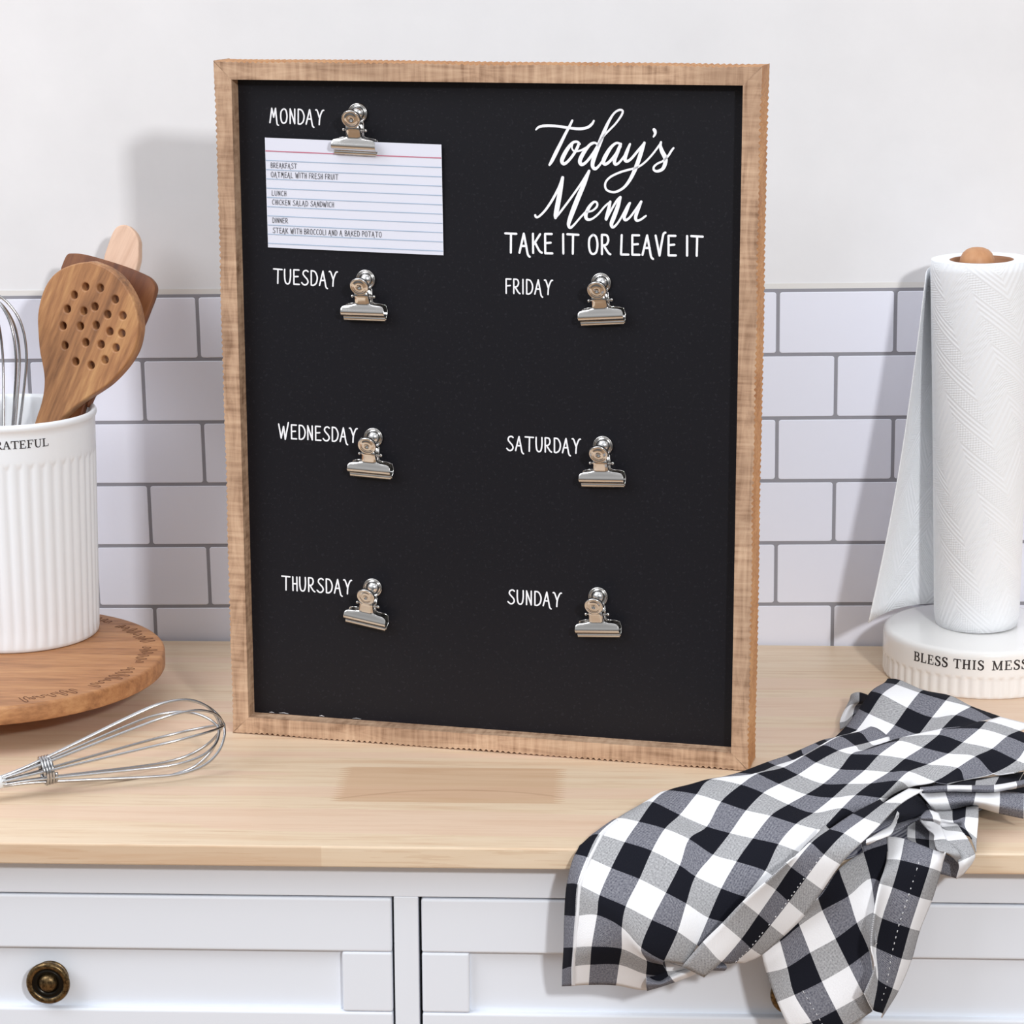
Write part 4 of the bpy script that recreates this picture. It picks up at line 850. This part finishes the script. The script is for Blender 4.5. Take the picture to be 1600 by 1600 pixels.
mb.build('title_lettering', M_PAINTW, panel, recalc=False)['label'] = 'white brush script reading Todays Menu'
mb = MB(); skinny(mb, DATA['slogan'], onpanel, .115)
mb.build('slogan_lettering', M_PAINTW, panel, recalc=False)['label'] = 'white capitals reading TAKE IT OR LEAVE IT'
for rec in DATA['days']:
    mb = MB(); skinny(mb, rec, onpanel, .105)
    mb.build('day_lettering', M_PAINTW, panel, recalc=False)['label'] = 'white hand lettered word ' + rec[0]
for x0, x1, w in ((0.026, 0.030, .0005), (0.034, 0.042, .0004), (0.067, 0.071, .0005), (0.094, 0.101, .0003)):   # chipped paint along the lower edge
    mb = MB(); ribbon(mb, [(x0, SI + .0009, w * .3), ((x0 + x1) / 2, SI + .0013, w), (x1, SI + .0008, w * .3)], onpanel)
    mb.build('paint_chip', M_PAINTW, panel, recalc=False)

# ------------------------------------------------------------------ bulldog clips (local: x right, y back, z up, origin on the tack)
def ring_disc(mb, c, r_in, r_out, th, lip, n=32):
    """ear of the clip: a disc with a raised rim; faces -y"""
    prof = [(r_in, 0.0), (r_in + (r_out - r_in) * .45, 0.0), (r_out - lip, -0.0002), (r_out - lip * .5, -lip * .8), (r_out, -lip * .3), (r_out, th), (r_in, th)]
    mb.lathe([(max(r, 1e-5), y) for r, y in prof], n, c, 0, axis='Y', caps=False)

def plate(stations, flange=0.0022, th=0.0006):
    rows = []
    for (y, z, hw, fl) in stations:
        f_ = flange * fl
        rows.append([(-hw, y + f_, z), (-hw * .985, y + f_ * .35, z), (-hw * .93, y, z), (-hw * .5, y, z), (0, y, z), (hw * .5, y, z), (hw * .93, y, z), (hw * .985, y + f_ * .35, z), (hw, y + f_, z)])
    return rows

def make_clip():
    root = empty('bulldog_clip')
    # back plate: ring round the tack, neck, shoulders, jaw
    mb = MB()
    ring_disc(mb, (0, -0.0012, 0), 0.0050, 0.0073, 0.0005, 0.0011)
    st = [(-.0010, -.0066, .0052, -1), (-.0012, -.0120, .0054, -1), (-.0014, -.0165, .0058, -1), (-.0012, -.0176, .0074, -.5), (-.0009, -.0182, .0125, 0), (-.0008, -.0190, .0155, 0), (-.0008, -.0225, .0166, 0), (-.0014, -.0250, .0168, 0), (-.0038, -.0278, .0166, 0), (-.0036, -.0298, .0162, 0)]
    mb.grid(plate(st))
    mb.build('back_plate', M_CHROME, root, solid=0.0005)
    # front plate
    mb = MB()
    t = Matrix.Rotation(0.42, 4, 'X')
    ear = MB()
    ear.lathe([(1e-5, -0.0002), (.0011, -.0002), (.0016, -.0009), (.0026, -.0013), (.0044, -.0010), (.0052, -.0003), (.0058, -.0004), (.0064, -.0012), (.0069, -.0008), (.0070, .0006), (.0062, .0006)], 36, (0, 0, 0), 0, axis='Y', caps=False)
    vs = [tuple((t @ Vector(p)) + Vector((0, -0.0170, -0.0030))) for p in ear.v]
    mb.add(vs, ear.f, 0)
    st = [(-.0148, -.0078, .0050, .9), (-.0128, -.0120, .0053, 1), (-.0106, -.0166, .0057, 1), (-.0104, -.0175, .0066, .7), (-.0105, -.0181, .0092, .4), (-.0106, -.0185, .0135, .2), (-.0108, -.0193, .0156, .1), (-.0110, -.0205, .0165, 0), (-.0114, -.0222, .0167, 0), (-.0117, -.0232, .0168, 0), (-.0116, -.0240, .0168, 0), (-.0108, -.0252, .0168, 0), (-.0094, -.0263, .0167, 0), (-.0066, -.0270, .0165, 0), (-.0056, -.0274, .0164, 0), (-.0060, -.0280, .0162, 0), (-.0056, -.0303, .0160, 0)]
    mb.grid(plate(st))
    mb.build('front_plate', M_CHROME, root, solid=0.0005)
    # spring between the plates with its pin
    mb = MB()
    pts = []
    for k in range(97):
        a = 2 * PI * k / 16
        pts.append((-.0046 + .0092 * k / 96, -.0078 + .0030 * math.cos(a), -.0118 + .0030 * math.sin(a)))
    mb.tube(pts, .0006, 6)
    mb.build('spring', M_CHROME, root)
    mb = MB()
    mb.tube([(-.0082, -.0078, -.0118), (.0082, -.0078, -.0118)], .0008, 8)
    mb.sphere((-.0085, -.0078, -.0118), .0012, 10, 8); mb.sphere((.0085, -.0078, -.0118), .0012, 10, 8)
    mb.build('pivot_pin', M_CHROME, root)
    mb = MB()
    mb.lathe([(.0046, 0.0), (.0047, -.0008), (.0042, -.0022), (.0032, -.0033), (.0018, -.0040), (1e-5, -.0042)], 32, (0, 0, 0), 0, axis='Y', caps=False)
    mb.build('tack', M_TACK, root)
    return root

def copy_tree(o, parent=None):
    c = o.copy(); C.objects.link(c)
    if parent is not None: c.parent = parent
    for x in list(o.children): copy_tree(x, c)
    return c
proto = None
CLIPLAB = {'MONDAY': 'shiny bulldog clip next to MONDAY holding the white index card', 'TUESDAY': 'empty shiny bulldog clip next to the word TUESDAY', 'WEDNESDAY': 'empty shiny bulldog clip next to the word WEDNESDAY', 'THURSDAY': 'tilted empty shiny bulldog clip next to the word THURSDAY', 'FRIDAY': 'empty shiny bulldog clip next to the word FRIDAY', 'SATURDAY': 'empty shiny bulldog clip next to the word SATURDAY', 'SUNDAY': 'empty shiny bulldog clip next to the word SUNDAY'}
for day, u, v_, ang in DATA['clips']:
    if proto is None: proto = make_clip(); k_ = proto
    else: k_ = copy_tree(proto)
    M = BM @ Matrix.Translation((u, PANEL_Y - 0.0001, v_)) @ Matrix.Rotation(math.radians(ang), 4, 'Y')
    k_.matrix_world = M
    k_.location = M.to_translation(); k_.rotation_euler = M.to_euler()
    tag(k_, CLIPLAB[day], 'clip', 'bulldog clips on the chalkboard')

# ------------------------------------------------------------------ index card in Monday's clip (own frame: x right, z down its face)
c0, c1, c2, c3 = [Vector(p) for p in DATA['card']]
CY = PANEL_Y - 0.0040
card = None
def card_pt(s, t, off=0.0):
    a = c0.lerp(c1, s); b_ = c3.lerp(c2, s); p = a.lerp(b_, t)
    y = CY + 0.0022 * t + 0.0012 * (2 * s - 1) ** 2 * (1 - 0.5 * t) - off
    return (p.x - c0.x, y - CY, p.y - c0.y)
mb = MB()
mb.grid([[card_pt(i / 16, j / 10) for i in range(17)] for j in range(11)])
def rule(t, w, mat):
    mb.grid([[card_pt(0.002 + .996 * i / 16, t + d, 0.00025) for i in range(17)] for d in (-w / 2, w / 2)], mat)
rule(.120, .010, 1)
for k_ in range(10): rule(.205 + .0841 * k_, .0075, 2)
card = mb.build('index_card', [M_CARD, M_CRED, M_CBLUE], None, recalc=False, solid=0.0)
CMx = BM @ Matrix.Translation((c0.x, CY, c0.y))
card.location = CMx.to_translation(); card.rotation_euler = CMx.to_euler()
tag(card, 'white ruled index card with a handwritten menu hanging from the MONDAY clip', 'index card')
def oncard(u, v_):
    ax = (c1 - c0); t_ = max(0.0, min(1.0, (c0.y - v_) / (c0.y - c3.y))); s_ = max(0.0, min(1.0, (u - c0.x) / ax.x))
    y = CY + 0.0022 * t_ + 0.0012 * (2 * s_ - 1) ** 2 * (1 - 0.5 * t_) - 0.0003 - LAY[0] * 0.00001
    return (u - c0.x, y - CY, v_ - c0.y)
mb = MB()
for rec in DATA['cardtext']:
    skinny(mb, rec, oncard, .095)
mb.build('lettering', M_INK, card, recalc=False)

# ------------------------------------------------------------------ lazy susan
LX, LYc, LT = -0.4857, 0.3186, 0.040
ls = empty('lazy_susan', (LX, LYc, 0))
tag(ls, 'round wooden turntable with burnt lettering carrying the utensil crock', 'turntable')
mb = MB()
mb.lathe([(.0001, .0255), (.1440, .0255), (.1450, .0259), (.1456, .0270), (.1457, .0300), (.1457, .0378), (.1453, .0391), (.1444, .0399), (.1430, .0400), (.0001, .0400)], 160)
tray = mb.build('tray', M_ACACIA, ls)
mb = MB(); mb.lathe([(.0001, .0), (.060, .0), (.062, .002), (.062, .0255), (.0001, .0255)], 64)
mb.build('base_ring', M_ACACIA, ls)
rnd = random.Random(3)
def onrim(x, y):        # x = arc length, y = outward from the letter baseline
    a = x / 0.128; r = 0.128 + y
    return (r * math.cos(a), r * math.sin(a), .04015)
for a0, a1 in ((-96, -70), (-64, -42), (-38, -14), (-8, 12), (18, 44), (50, 74), (82, 104), (112, 140), (150, 178), (188, 214), (222, 250)):
    mb = MB(); x = math.radians(a0) * .128; xe = math.radians(a1) * .128
    while x < xe - .004:
        w = rnd.uniform(.0050, .0080); h = rnd.choice((.006, .006, .0085, .011)); yb = rnd.choice((0, 0, -.003))
        pts = [(x, yb + h * .1, .0008), (x + w * .3, h, .0012), (x + w * .62, h * .8, .0008), (x + w * .45, .0005, .0012), (x + w * .8, yb, .0008), (x + w, h * .45, .0008)]
        ribbon(mb, catmull(pts, 4), onrim)
        x += w * 1.12
    mb.build('lettering', M_BURN, tray, recalc=False)

# ------------------------------------------------------------------ utensil crock
CX, CYc = -0.4737, 0.389
crock = empty('utensil_crock', (CX, CYc, LT))
tag(crock, 'white ribbed ceramic crock lettered GRATEFUL on the wooden turntable', 'crock')
NF = 46
def crock_r(r, z, a):
    ph = 0.5 + 0.5 * math.cos(NF * a)
    ztop = .1600 - .0045 * (ph ** 1.5)
    k_ = max(0.0, min(1.0, (ztop - z) / .0035)) * max(0.0, min(1.0, (z - .003) / .004))
    if z < 0.0 or r < 0.055 or k_ == 0: return r
    return r - 0.00125 * (ph ** 1.6) * k_
prof = [(.0001, .0)] + [(.0655, .0), (.0672, .0012), (.0678, .004)]
for i in range(1, 20): prof.append((.0678 + .0030 * i / 20, .004 + (.150 - .004) * i / 20))
for z in (.1515, .153, .1545, .156, .1575, .159, .1605, .163, .170, .178): prof.append((.0709 + .0003 * (z - .15) / .03, z))
prof += [(.0713, .1822), (.0722, .1834), (.0728, .1852), (.0727, .1872), (.0718, .1886), (.0705, .1890), (.0690, .1882), (.0680, .186), (.0676, .180), (.0655, .06), (.0640, .008), (.060, .005), (.0001, .005)]
mb = MB(); mb.lathe(prof, NF * 10, rfun=crock_r, caps=False)
body = mb.build('vessel', M_CERAM, crock)
mb = MB()
def oncrock(x, y):      # x arc length from the camera-facing meridian, y height above the turntable
    a = x / .0711 - PI / 2
    r = .0713 + LAY[0] * .00001
    return (r * math.cos(a), r * math.sin(a), y)
def arc(d): return math.radians(d) * .0711
z0 = .1700
serif(mb, [(c, arc(a0), arc(a1), z0, .0064) for c, a0, a1 in (('G', -.4, 4.4), ('R', 5.0, 9.9), ('A', 9.9, 15.2), ('T', 15.4, 20.3), ('E', 20.6, 25.0), ('F', 25.5, 29.9), ('U', 30.2, 35.3), ('L', 35.7, 40.0))], oncrock)
mb.build('lettering', M_BLACKINK, body, recalc=False)

# flat wooden utensils: outline with holes, rounded edges
def flat_utensil(name, D, mat, half, holes=(), hr=.002, bevel=.0012):
    cu = bpy.data.curves.new(name, 'CURVE'); cu.dimensions = '2D'; cu.fill_mode = 'BOTH'
    cu.extrude = half; cu.bevel_depth = bevel; cu.bevel_resolution = 2; cu.offset = -bevel
    pts = D['pts']
    cm = catmull([tuple(p) for p in pts] + [tuple(pts[0])], 4)[:-1]
    sp = cu.splines.new('POLY'); sp.points.add(len(cm) - 1)
    for p, q in zip(sp.points, cm): p.co = (q[0], q[1], 0, 1)
    sp.use_cyclic_u = True
    for hx, hy in holes:
        sp = cu.splines.new('POLY'); n_ = 14; sp.points.add(n_ - 1)
        for k in range(n_):
            sp.points[k].co = (hx + (hr + bevel) * math.cos(-2 * PI * k / n_), hy + (hr + bevel) * math.sin(-2 * PI * k / n_), 0, 1)
        sp.use_cyclic_u = True
    tmp = bpy.data.objects.new(name + '_outline', cu); C.objects.link(tmp)
    dg = bpy.context.evaluated_depsgraph_get()
    me = bpy.data.meshes.new_from_object(tmp.evaluated_get(dg))
    bpy.data.objects.remove(tmp, do_unlink=True); bpy.data.curves.remove(cu)
    me.name = name; me.materials.clear(); me.materials.append(mat)
    ex, ey, n = Vector(D['ex']), Vector(D['ey']), Vector(D['n'])
    P0 = Vector(D['P0'])
    M = Matrix(((ex.x, ey.x, -n.x * -1, P0.x), (ex.y, ey.y, n.y, P0.y), (ex.z, ey.z, n.z, P0.z), (0, 0, 0, 1)))
    if M.to_3x3().determinant() < 0:
        M = Matrix(((ex.x, ey.x, -n.x, P0.x), (ex.y, ey.y, -n.y, P0.y), (ex.z, ey.z, -n.z, P0.z), (0, 0, 0, 1)))
    M = M @ Matrix.Translation((0, 0, 0))
    nn = n if n.y < 0 else -n
    o = bpy.data.objects.new(name, me); link(o)
    o.matrix_world = Matrix.Translation(-nn * half) @ M
    return o
sp_ = flat_utensil('perforated_spoon', DATA['spoon'], M_SPOON, .0045, DATA['spoonholes'], .0021)
tag(sp_, 'round wooden spoon with small holes standing in the white crock', 'spoon')
tn = flat_utensil('wooden_turner', DATA['turner'], M_TURNER, .0022)
tag(tn, 'dark brown wooden turner with a square end behind the holed spoon', 'turner')
pl = flat_utensil('wooden_spatula', DATA['pale'], M_PALE, .0026)
tag(pl, 'pale round ended wooden utensil rising behind the dark turner', 'spatula')

# ------------------------------------------------------------------ wire whisks
WP = [(0, .0035), (.14, .0070), (.38, .0160), (.58, .0238), (.74, .0288), (.86, .0272), (.94, .0196), (.985, .0092), (1.0, 0.0)]
def whisk(name, neck, tip, R, wire_r, nloops, roll, band_t=None, handle=.1, hr=.0052, seed=1, squash=1.0):
    neck, tip = Vector(neck), Vector(tip)
    ax = (tip - neck); L = ax.length; ax.normalize()
    side = ax.cross(Vector((0, 0, 1)))
    if side.length < .3: side = Vector((1, 0, 0))
    side.normalize(); up = side.cross(ax).normalized()
    root = empty(name, neck)
    rr = random.Random(seed)
    half = catmull(WP, 6)
    for k in range(nloops):
        a = roll + PI * k / nloops + rr.uniform(-.07, .07)
        d = side * math.cos(a) + up * math.sin(a) * squash
        ls_ = rr.uniform(.955, 1.0); rs_ = rr.uniform(.94, 1.03) * R / .0288
        pts = [ax * (t * L * ls_) + d * (r * rs_) for t, r in half] + [ax * (t * L * ls_) - d * (r * rs_) for t, r in reversed(half[:-1])]
        mb = MB(); mb.tube(pts, wire_r, 8)
        mb.build('wire_loop', M_STEEL, root)
    if band_t:
        mb = MB(); pts = []
        rb = .0100
        for k in range(4 * 20 + 1):
            a = 2 * PI * k / 20; tt = band_t * L + (k / 80 - .5) * .0085
            pts.append(ax * tt + (side * math.cos(a) + up * math.sin(a) * squash) * rb)
        mb.tube(pts, .0011, 8)
        mb.build('binding_coil', M_STEEL, root)
    mb = MB()
    N = 14; pts = []; rs = []
    for k in range(N + 1):
        f = k / N; pts.append(ax * (.004 - handle * f)); rs.append(hr * (0.94 + .25 * math.sin(PI * f)) if 0 < k < N else hr * .8)
    mb.tube(pts, rs, 20)
    mb.build('handle', M_HANDLE, root)
    return root
w1 = whisk('balloon_whisk', (-.4180, .0860, .0140), (-.2660, .1640, .0335), .0290, .00105, 5, .25, .205, .085, .0052, 5)
tag(w1, 'steel balloon whisk with a white handle lying on the worktop', 'whisk', 'wire whisks')
w2 = whisk('balloon_whisk', (-.478, .372, .120), (-.4915, .390, .3335), .0325, .0011, 5, .45, None, .07, .0052, 9)
tag(w2, 'steel balloon whisk standing upright in the white crock', 'whisk', 'wire whisks')

# ------------------------------------------------------------------ paper towel holder and roll
HX, HY = .3288, .4265
hold = empty('paper_towel_holder', (HX, HY, 0))
tag(hold, 'cream ribbed ceramic paper towel stand lettered BLESS THIS MESS with wooden rod', 'paper towel holder')
NB = 56
def base_r(r, z, a):
    ph = 0.5 + 0.5 * math.cos(NB * a)
    ztop = .0205 - .002 * ph ** 1.5
    k_ = max(0.0, min(1.0, (ztop - z) / .0018)) * max(0.0, min(1.0, (z - .0008) / .002))
    if r < .06: return r
    return r - .0010 * (ph ** 1.5) * k_
prof = [(.0001, .0), (.0768, .0), (.0778, .0010)]
for i in range(1, 9): prof.append((.0783, .001 + .0155 * i / 8))
for z in (.0172, .0180, .0188, .0196, .0204, .0212, .024, .030, .0345): prof.append((.0785, z))
prof += [(.0782, .0368), (.0772, .0386), (.0755, .0397), (.0735, .0400), (.0001, .0404)]
mb = MB(); mb.lathe(prof, NB * 10, rfun=base_r, caps=False)
hb = mb.build('base', M_CREAM, hold)
mb = MB()
def onbase(x, y):
    a = x / .0785 - PI / 2
    return ((.0786 + LAY[0] * .00001) * math.cos(a), (.0786 + LAY[0] * .00001) * math.sin(a), y)
def arcb(d): return math.radians(d) * .0785
zb_, hb_ = .0252, .0078
words = (('BLESS', -48.6, -25.6), ('THIS', -22.0, -4.2), ('MESS', 0.4, 22.5))
items = []
for wd, a0, a1 in words:
    tot = sum(SERIF[c][0] + .14 for c in wd) - .14; x = a0
    for c in wd:
        w = SERIF[c][0] / tot * (a1 - a0); items.append((c, arcb(x), arcb(x + w), zb_, hb_)); x += w + .14 / tot * (a1 - a0)
serif(mb, items, onbase)
mb.build('lettering', M_BLACKINK, hb, recalc=False)
p_a, p_b = Vector((0, .006, .040)), Vector((-.0118, .0045, .3445))
mb = MB(); mb.tube([p_a, p_b], .0085, 20)
mb.build('rod', M_FINIAL, hold)
mb = MB()
fp = [(.0085, -.014), (.0125, -.012), (.0142, -.006), (.0143, 0), (.0136, .0046), (.0118, .0084), (.0088, .0112), (.0048, .0128), (1e-5, .0133)]
mb.lathe(fp, 36, tuple(p_b), 0, caps=False)
mb.build('finial', M_FINIAL, hold)

RX, RY, RZ = .3285, .4345, .0412
roll = empty('paper_towel_roll', (RX, RY, RZ), (0, -.0245, 0))
tag(roll, 'white quilted paper towel roll with a loose sheet on the cream stand', 'paper towel roll')
RH = .3068
def roll_mesh():
    mb = MB(); uv = []
    n = 96; m = 40
    for j in range(m + 1):
        f = j / m; z = RH * f
        r = .0352 + .0060 * f
        if j == 0: r -= .0012
        if j == m: r -= .0010
        for k in range(n + 1):
            a = 2 * PI * k / n + PI / 2
            rr = r + .0003 * math.sin(3 * a + f * 4)
            mb.v.append((rr * math.cos(a), rr * math.sin(a), z)); uv.append((k / n, f))
    for j in range(m):
        for k in range(n):
            a = j * (n + 1) + k
            mb.f.append((a, a + 1, a + n + 2, a + n + 1)); mb.m.append(0); mb.sm.append(True)
    # end faces down to the core
    for j, z, ri in ((0, 0.0, .0258), (m, RH, .0258)):
        o = len(mb.v)
        for k in range(n + 1):
            a = 2 * PI * k / n + PI / 2
            mb.v.append((ri * math.cos(a), ri * math.sin(a), z - (.0006 if j else 0))); uv.append((k / n, 1.0))
        for k in range(n):
            mb.f.append((j * (n + 1) + k, j * (n + 1) + k + 1, o + k + 1, o + k)); mb.m.append(0); mb.sm.append(False)
    mb.uv = uv
    return mb.build('paper_body', M_PAPER, roll)
roll_mesh()
mb = MB(); mb.lathe([(.0258, 0.0), (.0258, RH - .0006), (.0246, RH - .0006), (.0246, 0.0)], 64, caps=False)
mb.build('core', M_CORE, roll)
# loose sheet: leaves the back of the roll and flares to the left, in world coordinates
mb = MB(); uv = []
bot = [Vector((.312, .4705, .047)), Vector((.268, .482, .047)), Vector((.2353, .408, .047))]
top = [Vector((.304, .4745, .3415)), Vector((.283, .470, .3395)), Vector((.2762, .434, .337))]
def bez(q, s): return q[0] * (1 - s) ** 2 + q[1] * (2 * s * (1 - s)) + q[2] * s * s
NS, NT = 24, 30
inv = (Matrix.Translation((RX, RY, RZ)) @ Matrix.Rotation(-.0245, 4, 'Y')).inverted()
rows = []
for j in range(NT + 1):
    t = j / NT
    tt = t
    row = []
    for i in range(NS + 1):
        s = i / NS
        p = bez(bot, s).lerp(bez(top, s), tt)
        curl = s ** 3 * math.sin(PI * t) * .006
        p = p + Vector((curl * .6, -curl, 0)) + Vector((0, .0015 * math.sin(9 * t + 2 * s) * s, 0))
        row.append(inv @ p); uv.append((s, t))
    rows.append(row)
mb.grid([[tuple(p) for p in r] for r in rows]); mb.uv = uv
mb.build('loose_sheet', M_SHEET, roll, recalc=False, solid=.0005)

# ------------------------------------------------------------------ gingham dish towel
mb = MB(); uv = []
PATCH = []
SUB = 6
def smooth_patch(nodes, uvs):
    """interpolating bicubic surface through a grid of cloth points"""
    def val(c, r, D):
        p = D.get((c, r))
        if p is not None: return p
        for dc, dr in ((1, 0), (-1, 0), (0, 1), (0, -1), (1, 1), (-1, -1), (1, -1), (-1, 1)):
            a, b_ = D.get((c + dc, r + dr)), D.get((c + 2 * dc, r + 2 * dr))
            if a is not None and b_ is not None: return a * 2 - b_
        for dc, dr in ((1, 0), (-1, 0), (0, 1), (0, -1), (1, 1), (-1, -1), (1, -1), (-1, 1)):
            a = D.get((c + dc, r + dr))
            if a is not None: return a
        return None
    def w4(t): return (-.5 * t + t * t - .5 * t ** 3, 1 - 2.5 * t * t + 1.5 * t ** 3, .5 * t + 2 * t * t - 1.5 * t ** 3, -.5 * t * t + .5 * t ** 3)
    made = {}
    for (c, r) in nodes:
        if not all((c + i, r + j) in nodes for i in (0, 1) for j in (0, 1)): continue
        g16 = [[val(c + i, r + j, nodes) for i in (-1, 0, 1, 2)] for j in (-1, 0, 1, 2)]
        flatg = [g16[1][1], g16[1][2], g16[2][1], g16[2][2]]
        for j in range(4):
            for i in range(4):
                if g16[j][i] is None: g16[j][i] = g16[1 if j < 2 else 2][1 if i < 2 else 2]
        u4 = [uvs[(c + i, r + j)] for j in (0, 1) for i in (0, 1)]
        loc = {}
        for a in range(SUB + 1):
            for b_ in range(SUB + 1):
                key = (round(c * SUB) + a, round(r * SUB) + b_)
                if key in made: loc[(a, b_)] = made[key]; continue
                s_, t_ = a / SUB, b_ / SUB
                ws, wt = w4(s_), w4(t_)
                p = Vector((0, 0, 0))
                for j in range(4):
                    for i in range(4): p += g16[j][i] * (wt[j] * ws[i])
                if p.y > -.003 and p.z < .0022:
                    if .0022 - p.z < p.y + .003: p.z = .0022
                    else: p.y = -.003
                q = [(1 - s_) * (1 - t_), s_ * (1 - t_), (1 - s_) * t_, s_ * t_]
                made[key] = len(mb.v); loc[(a, b_)] = made[key]
                mb.v.append(tuple(p)); uv.append((sum(q[k] * u4[k][0] for k in range(4)), sum(q[k] * u4[k][1] for k in range(4))))
        for a in range(SUB):
            for b_ in range(SUB):
                mb.f.append((loc[(a, b_)], loc[(a + 1, b_)], loc[(a + 1, b_ + 1)], loc[(a, b_ + 1)])); mb.m.append(0); mb.sm.append(True)
for pt in DATA['tow']:
    nodes = {(float(q[0]), float(q[1])): Vector(q[2:5]) for q in pt}
    smooth_patch(nodes, {k: k for k in nodes})
    PATCH.append(nodes)
for g_ in DATA['grids']:
    nodes = {}; uvs = {}
    for j, row in enumerate(g_):
        for i, q in enumerate(row):
            nodes[(float(i), float(j))] = Vector(q[2:5]); uvs[(float(i), float(j))] = (q[0], q[1])
    smooth_patch(nodes, uvs)
mb.uv = uv
towel = mb.build('dish_towel', M_CLOTH, None, recalc=False, solid=.0009)
tag(towel, 'black and white gingham dish towel draped over the worktop edge', 'dish towel')
# white stitching: a line of thread along the hems
def at(pt, u, v_):
    a, b_ = math.floor(u), math.floor(v_)
    fu, fv = u - a, v_ - b_
    q = [pt.get((float(a + i), float(b_ + j))) for j in (0, 1) for i in (0, 1)]
    if None in q: return None
    return (q[0] * (1 - fu) + q[1] * fu) * (1 - fv) + (q[2] * (1 - fu) + q[3] * fu) * fv
camp = Vector(_cd['pos'])
def seam(path, pt, dash, wid, lift):
    P = []
    for (u0, v0), (u1, v1) in zip(path, path[1:]):
        for k in range(10):
            t = k / 10; p = at(pt, u0 + (u1 - u0) * t, v0 + (v1 - v0) * t)
            if p is not None: P.append(p + (camp - p).normalized() * lift)
    segs = []
    acc = 0.0
    mbs = MB()
    run = []
    for a, b_ in zip(P, P[1:]):
        L = (b_ - a).length; n_ = max(1, int(L / .0007))
        for k in range(n_):
            s = acc + L * k / n_
            if dash is None or (s % (2 * dash)) < dash: run.append(a.lerp(b_, k / n_))
            else:
                if len(run) > 1: segs.append(run)
                run = []
        acc += L
    if len(run) > 1: segs.append(run)
    return segs
for path, pt, dash, wid in (
    ([(1.62, v_) for v_ in (0.55, 1, 2, 3, 4, 5, 5.9)], PATCH[3], .0022, .00035),
    ([(1.30, v_) for v_ in (4, 5, 5.9)], PATCH[2], .0022, .0003),
    ([(1.94, v_) for v_ in (2, 3, 4, 5, 6, 7)], PATCH[4], .0018, .0004),
    ([(0.10, v_) for v_ in (0.05, 1, 2, 3, 4, 5, 6, 7)], PATCH[0], None, .0014)):
    mb = MB()
    for s in seam(path, pt, dash, wid, .0016 if dash else .0013):
        mb.tube(s, wid, 5)
    mb.build('stitching', M_THREAD, towel)
